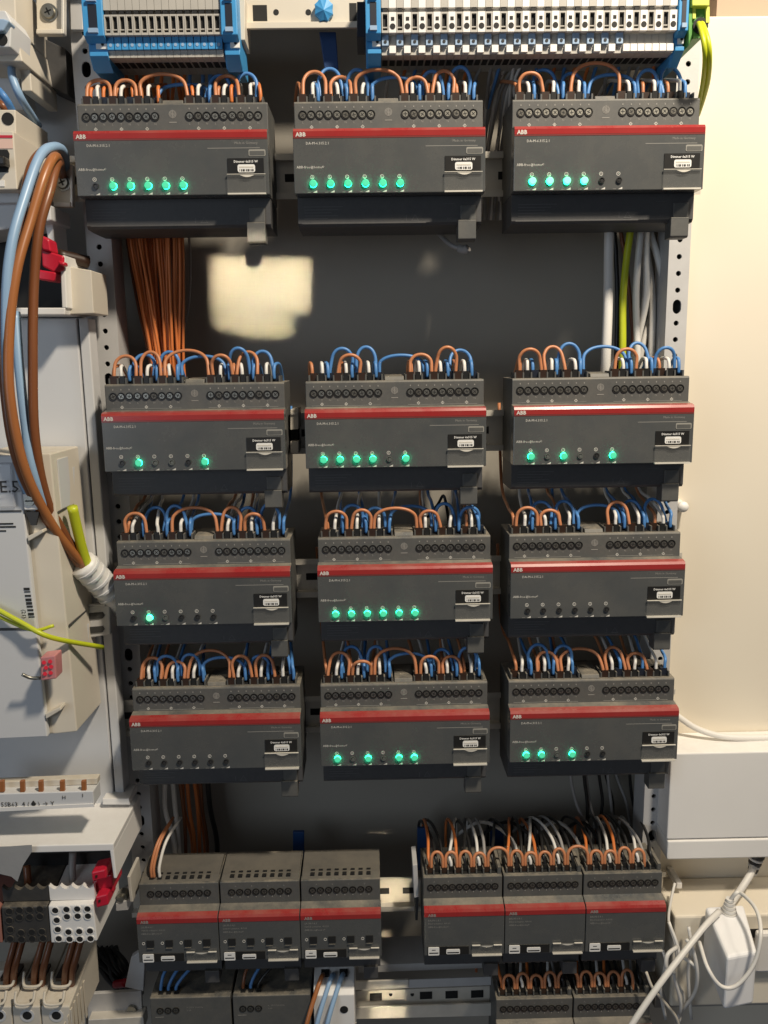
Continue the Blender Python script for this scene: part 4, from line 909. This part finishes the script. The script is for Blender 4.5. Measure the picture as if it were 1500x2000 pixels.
rel(MB().tube([P(80, 1324, YA-.012), P(60, 1324, YA-.013), P(43, 1317, YA-.015)], .0014, 8), el).build('bare_pin', 'screw', pc)
# slotted bracket
sb = thing('slotted_bracket', P(195, 1240, .02), 'small grey slotted bracket beside the third-row dimmer', 'bracket'); el = sb.location
rel(slab(MB(), [(172, 1185), (214, 1180), (216, 1240), (176, 1246)], .018, .04), el).build('bracket_body', 'upright', sb, .0010)
for v in (1198, 1225): rel(slab(MB(), [(174, v), (200, v-2), (204, v+4), (200, v+10), (175, v+12)], .0172, .020), el).build('bracket_slot', 'inner', sb)
tag(MB().tube([P(172, 1182, .018), P(200, 1182, .016), P(205, 1182, .014)], .0010, 8).build('hook_pin', 'upright'), 'thin steel pin above the slotted bracket', 'pin')

# ---- lower left
bs = thing('busbar_strip', P(90, 1590, -.02), 'pale printed busbar strip with copper tabs lying on the white housing', 'busbar'); el = bs.location
rel(slab(MB(), [(-60, 1552), (182, 1545), (184, 1574), (-60, 1588)], -.030, -.012), el).build('strip_body', 'cover', bs, .0008)
rel(slab(MB(), [(-60, 1580), (182, 1570), (184, 1576), (-60, 1588)], -.031, -.0302), el).build('strip_edge', 'white', bs)
rel(slab(MB(), [(-60, 1530), (190, 1520), (190, 1532), (-60, 1542)], -.020, -.012), el).build('strip_rear', 'beige', bs, .0005)
for u in (2, 42, 78, 120, 162): rel(slab(MB(), [(u-4, 1526), (u+5, 1525), (u+6, 1547), (u-3, 1548)], -.029, -.026), el).build('copper_tab', 'tan', bs, .0004)
tx = MB()
p = P(2, 1576, -.0305)-el; tx.text('5SB63  4 (\u2666) \u2192 Y', .0058, p.x, p.y, p.z, 0, sx=.95)
p = P(121, 1561, -.0305)-el; tx.text('H', .0045, p.x, p.y, p.z); p = P(160, 1557, -.0305)-el; tx.text('I', .0045, p.x, p.y, p.z)
a = P(0, 1578, -.0304)-el; b = P(50, 1580, -.0304)-el; tx.box(a.x, b.x, a.y, a.y+.0002, b.z, a.z); tx.build('printed_marking', 'ink', bs)
hd = thing('duct_housing', P(120, 1700, -.03), 'white open-fronted housing at the lower left, lit from above', 'housing'); el = hd.location
top = pxring([(-60, 1655), (222, 1648), (222, 1662), (-60, 1669)], -.035)
rel(MB().loft([top, [Vector((p.x, .045, p.z)) for p in top]]), el).build('housing_top', 'white', hd, .0008)
rel(slab(MB(), [(214, 1660), (222, 1660), (228, 1716), (222, 1716)], -.035, .045), el).build('housing_side', 'white', hd, .0008)
rel(slab(MB(), [(-60, 1672), (214, 1664), (216, 1720), (-60, 1735)], .010, .014), el).build('housing_back', 'black', hd)
rel(slab(MB(), [(200, 1560), (252, 1560), (254, 1572), (200, 1572)], .02, .045), el).build('housing_lip', 'white', hd, .0006)
tag(MB().loft([pxring([(16, 1653), (62, 1650), (63, 1662), (45, 1690), (34, 1722), (22, 1712), (-30, 1700), (-30, 1654)], -.0395), pxring([(16, 1653), (62, 1650), (63, 1662), (45, 1690), (34, 1722), (22, 1712), (-30, 1700), (-30, 1654)], -.0370)]).build('torn_paper', 'cement'), 'torn grey paper flap hanging over the white housing edge', 'paper')
wire('housing_cable', [P(142, 1665, .0), P(141, 1700, -.004), P(142, 1722, -.008)], .0032, 'wgrey', 'grey cable dropping into the white distribution block', 'cable')
wire('housing_cable', [P(52, 1690, -.004), P(54, 1715, -.008), P(55, 1735, -.010)], .0032, 'thickbrown', 'brown cable dropping into the dark distribution block', 'cable')
def dist_block(name, pts, m, tm, holes, label):
    t = thing(name, P(*pts[3], -.03), label, 'distribution block', 'distribution blocks'); el = t.location
    f = pxring(pts, -.035); bk = [Vector((p.x, .03, p.z+(.012 if i < 2 else 0))) for i, p in enumerate(f)]
    rel(MB().loft([f, bk]), el).build('block_body', m, t, .0010)
    a, b = f[0], f[1]
    n = 4; w_ = (b.x-a.x)/n
    for k in range(n):
        x = a.x+w_*k-el.x; pts = [(x, a.z+.002-el.z), (x+w_, a.z+.002-el.z)]+[(x+w_-w_*q/8, a.z-el.z+.0155-.0035*math.sin(math.pi*q/8)) for q in range(9)]
        MB().loft([[(p[0], .000, p[1]) for p in pts], [(p[0], .004, p[1]) for p in pts]]).build('scalloped_rim', m, t)
        if k: MB().box(x-.0004, x+.0004, -.0352, -.030, f[3].z+.001-el.z, a.z-.001-el.z).build('block_joint', 'black' if m == 'dblock' else 'cover', t) if False else None
    for (u, v) in holes:
        p = P(u, v, -.0352)-el; q = MB(); q.cyl((p.x, p.y-.0003, p.z), (p.x, p.y+.0004, p.z), .0027, 12, 0); q.ring((p.x, p.z), .0027, .0034, p.y-.0005, p.y+.0004, 12, 1)
        q.build('wire_hole', ['dark', m], t)
    return t
dist_block('distribution_block', [(94, 1770), (182, 1766), (190, 1838), (100, 1842)], 'white', 'white',
           [(108, 1778), (130, 1776), (151, 1775), (171, 1775), (111, 1797), (131, 1790), (152, 1789), (172, 1789), (113, 1815), (134, 1820), (155, 1819), (176, 1818), (115, 1833), (136, 1834), (156, 1834), (177, 1833)], 'white distribution block with sixteen round holes')
dist_block('distribution_block', [(2, 1772), (92, 1770), (98, 1840), (8, 1842)], 'dblock', 'dblock',
           [(18, 1780), (38, 1778), (58, 1777), (78, 1776), (18, 1798), (38, 1792), (58, 1791), (78, 1790), (20, 1816), (41, 1822), (62, 1821), (82, 1820), (20, 1834), (42, 1835), (63, 1834), (84, 1833)], 'black distribution block left of the white one')
tag(slab(MB(), [(-50, 1772), (0, 1772), (5, 1842), (-50, 1842)], -.034, .03).build('side_block', mat('block_pink_brown', (.32, .14, .11), .5, var=.1), bevel=.001), 'brownish block cut off at the left edge beside the black block', 'distribution block')
rc = thing('red_clamp', P(205, 1790, -.02), 'red end clamp beside the white distribution block', 'clamp', 'red clamps'); el = rc.location
for pts, y0, y1 in (([(178, 1704), (206, 1698), (208, 1716), (180, 1722)], -.034, -.016), ([(186, 1714), (218, 1708), (222, 1742), (196, 1752)], -.026, .0), ([(186, 1752), (210, 1746), (212, 1768), (188, 1774)], -.036, -.014), ([(180, 1722), (198, 1718), (200, 1750), (184, 1752)], -.022, .0)):
    rel(slab(MB(), pts, y0, y1), el).build('clamp_jaw', 'clamp', rc, .0012)
for (u, v) in ((188, 1712), (194, 1760)): rel(slab(MB(), [(u-2, v-2), (u+2, v-2.5), (u+2, v+2), (u-2, v+2.5)], -.0366 if v > 1740 else -.0346, -.033), el).build('clamp_hole', 'sleeveb', rc)
gb = thing('rail_bracket', P(240, 1775, .02), 'galvanised rail bracket with bolt between the red clamp and small modules', 'bracket', 'beige rail brackets with screws'); el = gb.location
rel(slab(MB(), [(248, 1712), (254, 1712), (260, 1762), (254, 1762)], .010, .04), el).build('bracket_plate', 'rail', gb, .0006)
rel(slab(MB(), [(226, 1765), (258, 1756), (258, 1762), (250, 1778), (226, 1780)], .014, .04), el).build('bracket_foot', 'upright', gb, .0006)
p = P(240, 1748, .02)-el; MB().cyl((p.x, p.y-.004, p.z), (p.x, p.y+.004, p.z), .0052, 6).cyl((p.x, p.y-.007, p.z), (p.x, p.y-.004, p.z), .0028, 10).build('bolt', 'screw', gb)
for k, (u, v) in enumerate(((14, 1858), (28, 1858), (68, 1862), (84, 1862), (128, 1862), (142, 1862))):
    wire('block_cable', [P(u+16, 1836, -.006), P(u+8, 1865, -.012), P(u, 1895, -.014), P(u-2, 1930, -.006)], .0030, 'thickbrown', f'{ORD[k]} brown cable from the left under the distribution blocks', 'cable', 'brown cable pairs under the distribution blocks')
# bottom-left breakers: three poles
for k, (u0, u1, lab) in enumerate(((-30, 22, 'left pole of the beige breaker at the bottom left corner'), (24, 78, 'middle pole of the beige breaker at the bottom left corner'), (80, 136, 'right pole of the beige breaker at the bottom left corner'))):
    t = thing('breaker_pole', P(u0, 2000, -.02), lab, 'circuit breaker', 'beige breaker poles at the bottom left'); el = t.location
    f = pxring([(u0, 1966), (u1, 1966), (u1+5, 2040), (u0+5, 2040)], -.03); bk = [Vector((p.x, .045, p.z+(.010 if i < 2 else 0))) for i, p in enumerate(f)]
    rel(MB().loft([f, bk]), el).build('pole_body', 'beige', t, .0010)
    a, b = f[0]-el, f[1]-el; w_ = b.x-a.x
    for dy, hh in ((-.012, .008), (.006, .010)):
        zz_ = a.z+.003+(dy+.03)*.13; MB().tube([(a.x+w_*.16, dy+.004, zz_+hh), (a.x+w_*.17, dy, zz_+.002), (a.x+w_*.30, dy-.002, zz_), (a.x+w_*.70, dy-.002, zz_), (a.x+w_*.83, dy, zz_+.002), (a.x+w_*.84, dy+.004, zz_+hh)], .0013, 8).build('terminal_lip', 'beige', t)
    MB().box(a.x+w_*.2, a.x+w_*.8, .012, .030, a.z+.006, a.z+.0092).build('terminal_mouth', 'sleeveb', t)
    p = P((u0+u1)/2+2, 1984, -.0304)-el; MB().cyl((p.x, p.y, p.z), (p.x, p.y+.0008, p.z), .0038, 14).build('screw_hole', 'dark', t)
    m = MB(); m.ring((p.x, p.z), .0042, .0062, p.y+.0, p.y+.0008, 16); m.build('screw_collar', 'cover', t)
    if k == 2:
        for j in range(7):
            MB().box(b.x+.0001, b.x+.0010, -.026+j*.008, -.0225+j*.008, a.z-.04, a.z-.004).build('side_rib', 'beige', t)
tag(slab(MB(), [(-60, 1900), (150, 1888), (168, 1930), (168, 2040), (-60, 2040)], .046, .06).build('rail_block', 'beige', bevel=.001), 'beige block behind the bottom left breaker poles', 'block')
rb = thing('corner_bracket', P(230, 1960, .03), 'grey steel corner bracket with screw at the bottom, left of the supplies', 'bracket'); el = rb.location
rel(slab(MB(), [(170, 1942), (276, 1936), (278, 1988), (172, 1992)], .038, .042), el).build('bracket_plate', 'upright', rb, .0006)
rel(slab(MB(), [(172, 1992), (280, 1986), (282, 2010), (172, 2012)], .028, .042), el).build('bracket_lip', 'rail', rb, .0006)
rel(slab(MB(), [(244, 1928), (256, 1870), (284, 1852), (280, 1936)], .034, .040), el).build('bracket_arm', 'upright', rb, .0006)
p = P(258, 1969, .038)-el; MB().cyl((p.x, p.y-.003, p.z), (p.x, p.y, p.z), .0042, 14, 0).build('screw_head', 'screw', rb)
tag(MB().tube([P(226, 1922, .07), P(248, 1919, .06)], .004, 10).build('red_lead_end', 'clamp'), 'dull red lead end behind the bottom left bracket', 'wire')
for k in range(7):
    wire('dark_cable', [P(165+k*10, 1850, .06+.004*k), P(190+k*9+jit(10), 1880, .07), P(210+k*8+jit(14), 1910, .075), P(240+k*6, 1940, .085)], .003, 'wblack', f'{ORD[k]} black cable from the left beside the bottom left breakers', 'cable', 'black cables at the lower left')

# ------------------------------------------------------------------ right side: wall fittings
kn = thing('door_bolt', P(1335, 990, .06), 'round white knob on the cream wall beside the third-row dimmer', 'knob'); el = kn.location
p = P(1334, 990, .066)-el; m = MB()
R_ = .0050; rings = []
for j in range(6):
    a = math.pi/2*j/5; rings.append([(p.x+R_*math.cos(a)*math.cos(t), p.y-R_*.8*math.sin(a), p.z+R_*math.cos(a)*math.sin(t)) for t in [2*math.pi*i/18 for i in range(18)]])
m.loft(rings, 0, (True, False), True); m.cyl((p.x, p.y, p.z), (p.x, p.y+.012, p.z), .0046, 18); m.build('knob_head', 'white', kn)
# white box on the wall
wb = thing('white_box', P(1400, 1670, .04), 'white junction box on the wall with a cable gland below', 'junction box'); el = wb.location
yb = .035
a, b = P(1311, 1472, yb), P(1560, 1634, yb)
MB().box(a.x-el.x, b.x-el.x, 0+yb-el.y, Y_WALL-el.y-.0005, b.z-el.z, a.z-el.z).build('box_body', 'white', wb, .0012)
c2 = P(1560, 1672, yb); MB().box(a.x-el.x+.0004, b.x-el.x, yb-el.y-.0012, Y_WALL-el.y-.0005, c2.z-el.z, b.z-el.z-.0010).build('box_lower', 'white', wb, .0012)
p = P(1478, 1676, .055)-el
g = MB()
for k in range(6): g.cyl((p.x-.0006*k, p.y, p.z-.0036*k+.004), (p.x-.0006*k-.0004, p.y, p.z-.0036*k+.0018), .0072-.0006*k, 14, k % 2)
g.build('cable_gland', ['inner', 'upright'], wb)
wire('box_cable', [P(1474, 1686, .055), P(1464, 1710, .045), P(1446, 1738, .035), P(1424, 1770, .02)], .0034, 'wwhite', 'white cable from the gland to the power adapter', 'cable')
wire('wall_cable', [P(1300, 1380, .07), P(1332, 1405, .066), P(1365, 1425, .062), P(1410, 1438, .058), P(1460, 1441, .058), P(1540, 1439, .06)], .0030, 'wwhite', 'white cable sagging along the wall above the white box', 'cable')
# ledge and trunking below
lg = thing('wall_trunking', P(1400, 1850, .0), 'cream wall trunking ledge behind the power adapter', 'trunking'); el = lg.location
a, b = P(1318, 1790, .020), P(1560, 1960, .020)
MB().box(a.x-el.x, b.x-el.x, .020-el.y, Y_WALL-.001-el.y, b.z-el.z, a.z-el.z).build('trunking_body', 'wall', lg, .002)
p1, p2 = P(1455, 1816, .019), P(1560, 1830, .019); MB().box(p1.x-el.x, p2.x-el.x, .0194-el.y, .0206-el.y, p2.z-el.z, p1.z-el.z).build('trunking_slot', 'dark', lg)
wt = MB(); a, b = P(1480, 1824, .012), P(1560, 1900, .012); wt.box(a.x, b.x, .012, .0195, b.z, a.z); tag(wt.build('second_adapter', 'white', bevel=.003), 'rounded white adapter cut off at the right edge', 'adapter')
tag(MB().box(P(1290, 1965, .03).x, .6, .045, Y_WALL-.0012, -.60, P(1400, 1965, .045).z).build('floor_ledge', mat('ledge_grey', (.38, .35, .31), .6, var=.1, scale=60)), kind='structure')
# power adapter: box turned about the vertical
pa = thing('power_adapter', P(1440, 1960, -.04), 'white power adapter standing on its side, thin cord looped over it', 'power adapter'); el = pa.location
topq = [P(1421, 1856, -.050), P(1480, 1850, -.044), P(1452, 1775, .018), P(1376, 1781, .016)]
zt_ = sum(p.z for p in topq)/4
base = [Vector((p.x, p.y, zt_)) for p in topq]
hgt = zt_-P(1440, 1968, -.047).z
body = MB(); body.loft([base, [Vector((p.x, p.y, zt_-hgt)) for p in base]]); rel(body, el).build('adapter_body', 'bright', pa, .0030, seg=3)
c0 = sum(base, Vector())/4
g = MB(); gp = P(1424, 1779, .006)
for k in range(5): g.cyl((gp.x, gp.y, zt_+.0032*k-.001), (gp.x, gp.y, zt_+.0032*k+.0016), .0068-.0008*k, 14, 0)
rel(g, el).build('strain_relief', 'wwhite', pa)
tp = Vector((gp.x, gp.y, zt_+.012))
wire('adapter_cord', [tp, tp+Vector((.003, -.004, .010)), P(1448, 1745, .0), P(1476, 1775, -.03), P(1486, 1820, -.055), P(1474, 1880, -.062), P(1440, 1924, -.064), P(1408, 1926, -.062), P(1382, 1890, -.055), P(1366, 1840, -.03)], .0017, 'wwhite', 'thin white cord making a large loop over the power adapter', 'cord')
wire('thick_white_cable', [P(1405, 1780, .0), P(1380, 1805, -.015), P(1340, 1855, -.03), P(1290, 1920, -.045), P(1235, 2000, -.055), P(1215, 2040, -.055)], .0027, 'wwhite', 'thick white cable slanting from the adapter to the bottom edge', 'cable')
for k, (pts, r_) in enumerate((([(1318, 1725, .04), (1310, 1760, .03), (1306, 1800, .02), (1318, 1840, .01), (1322, 1870, .01)], .0013), ([(1340, 1835, .0), (1352, 1850, -.005), (1362, 1900, -.008), (1356, 1940, -.002), (1330, 1975, .01)], .0017),
        ([(1322, 1850, .0), (1304, 1865, -.008), (1302, 1890, -.010), (1318, 1900, -.006)], .0019), ([(1306, 1800, .01), (1326, 1860, .0), (1316, 1900, .0), (1330, 1960, .0), (1322, 1995, .01)], .0015), ([(1335, 1870, .0), (1352, 1882, -.006), (1358, 1890, -.004)], .0017),
        ([(1292, 1850, .02), (1300, 1880, .015), (1290, 1930, .015), (1300, 1990, .02)], .0016), ([(1310, 1890, .012), (1322, 1920, .012), (1336, 1950, .012), (1326, 2000, .012)], .0013), ([(1345, 1810, .01), (1350, 1850, .004), (1344, 1900, .008), (1350, 1990, .01)], .0016))):
    wire('tangled_cord', [P(*p) for p in pts], r_, 'wwhite', ['thin white cord hanging from the clip to the tangle', 'white cord bowing rightwards in the tangle beside the adapter', 'small white cord loop beside the last small module', 'white cord running down the middle of the tangle', 'short white cord piece beside the adapter side', 'leftmost white cord in the tangle, against the modules', 'slanting thin white cord low in the tangle', 'straight white cord nearest the power adapter'][k], 'cord', 'tangled white cords')
wire('twine', [P(1262, 1898, .0), P(1275, 1930, -.004), P(1300, 1960, -.004), P(1322, 1990, -.004), P(1330, 2030, .0)], .0013, 'beige', 'beige twine hanging at the bottom beside the last small module', 'twine')
tag(MB().box(P(1315, 1700, .06).x, P(1325, 1725, .06).x, .05, Y_WALL-.001, P(1320, 1724, .06).z, P(1320, 1712, .06).z).build('cord_clip', 'white', bevel=.001), 'small white cord clip on the wall edge under the junction box', 'clip')

for o in list(C.objects):
    if o.name.split('.')[0] in ('fine_print', 'rating_print', 'terminal_print', 'wire_entry', 'wire_entry_comb', 'front_lettering', 'printed_marking') and o.parent: o['kind'] = 'stuff'
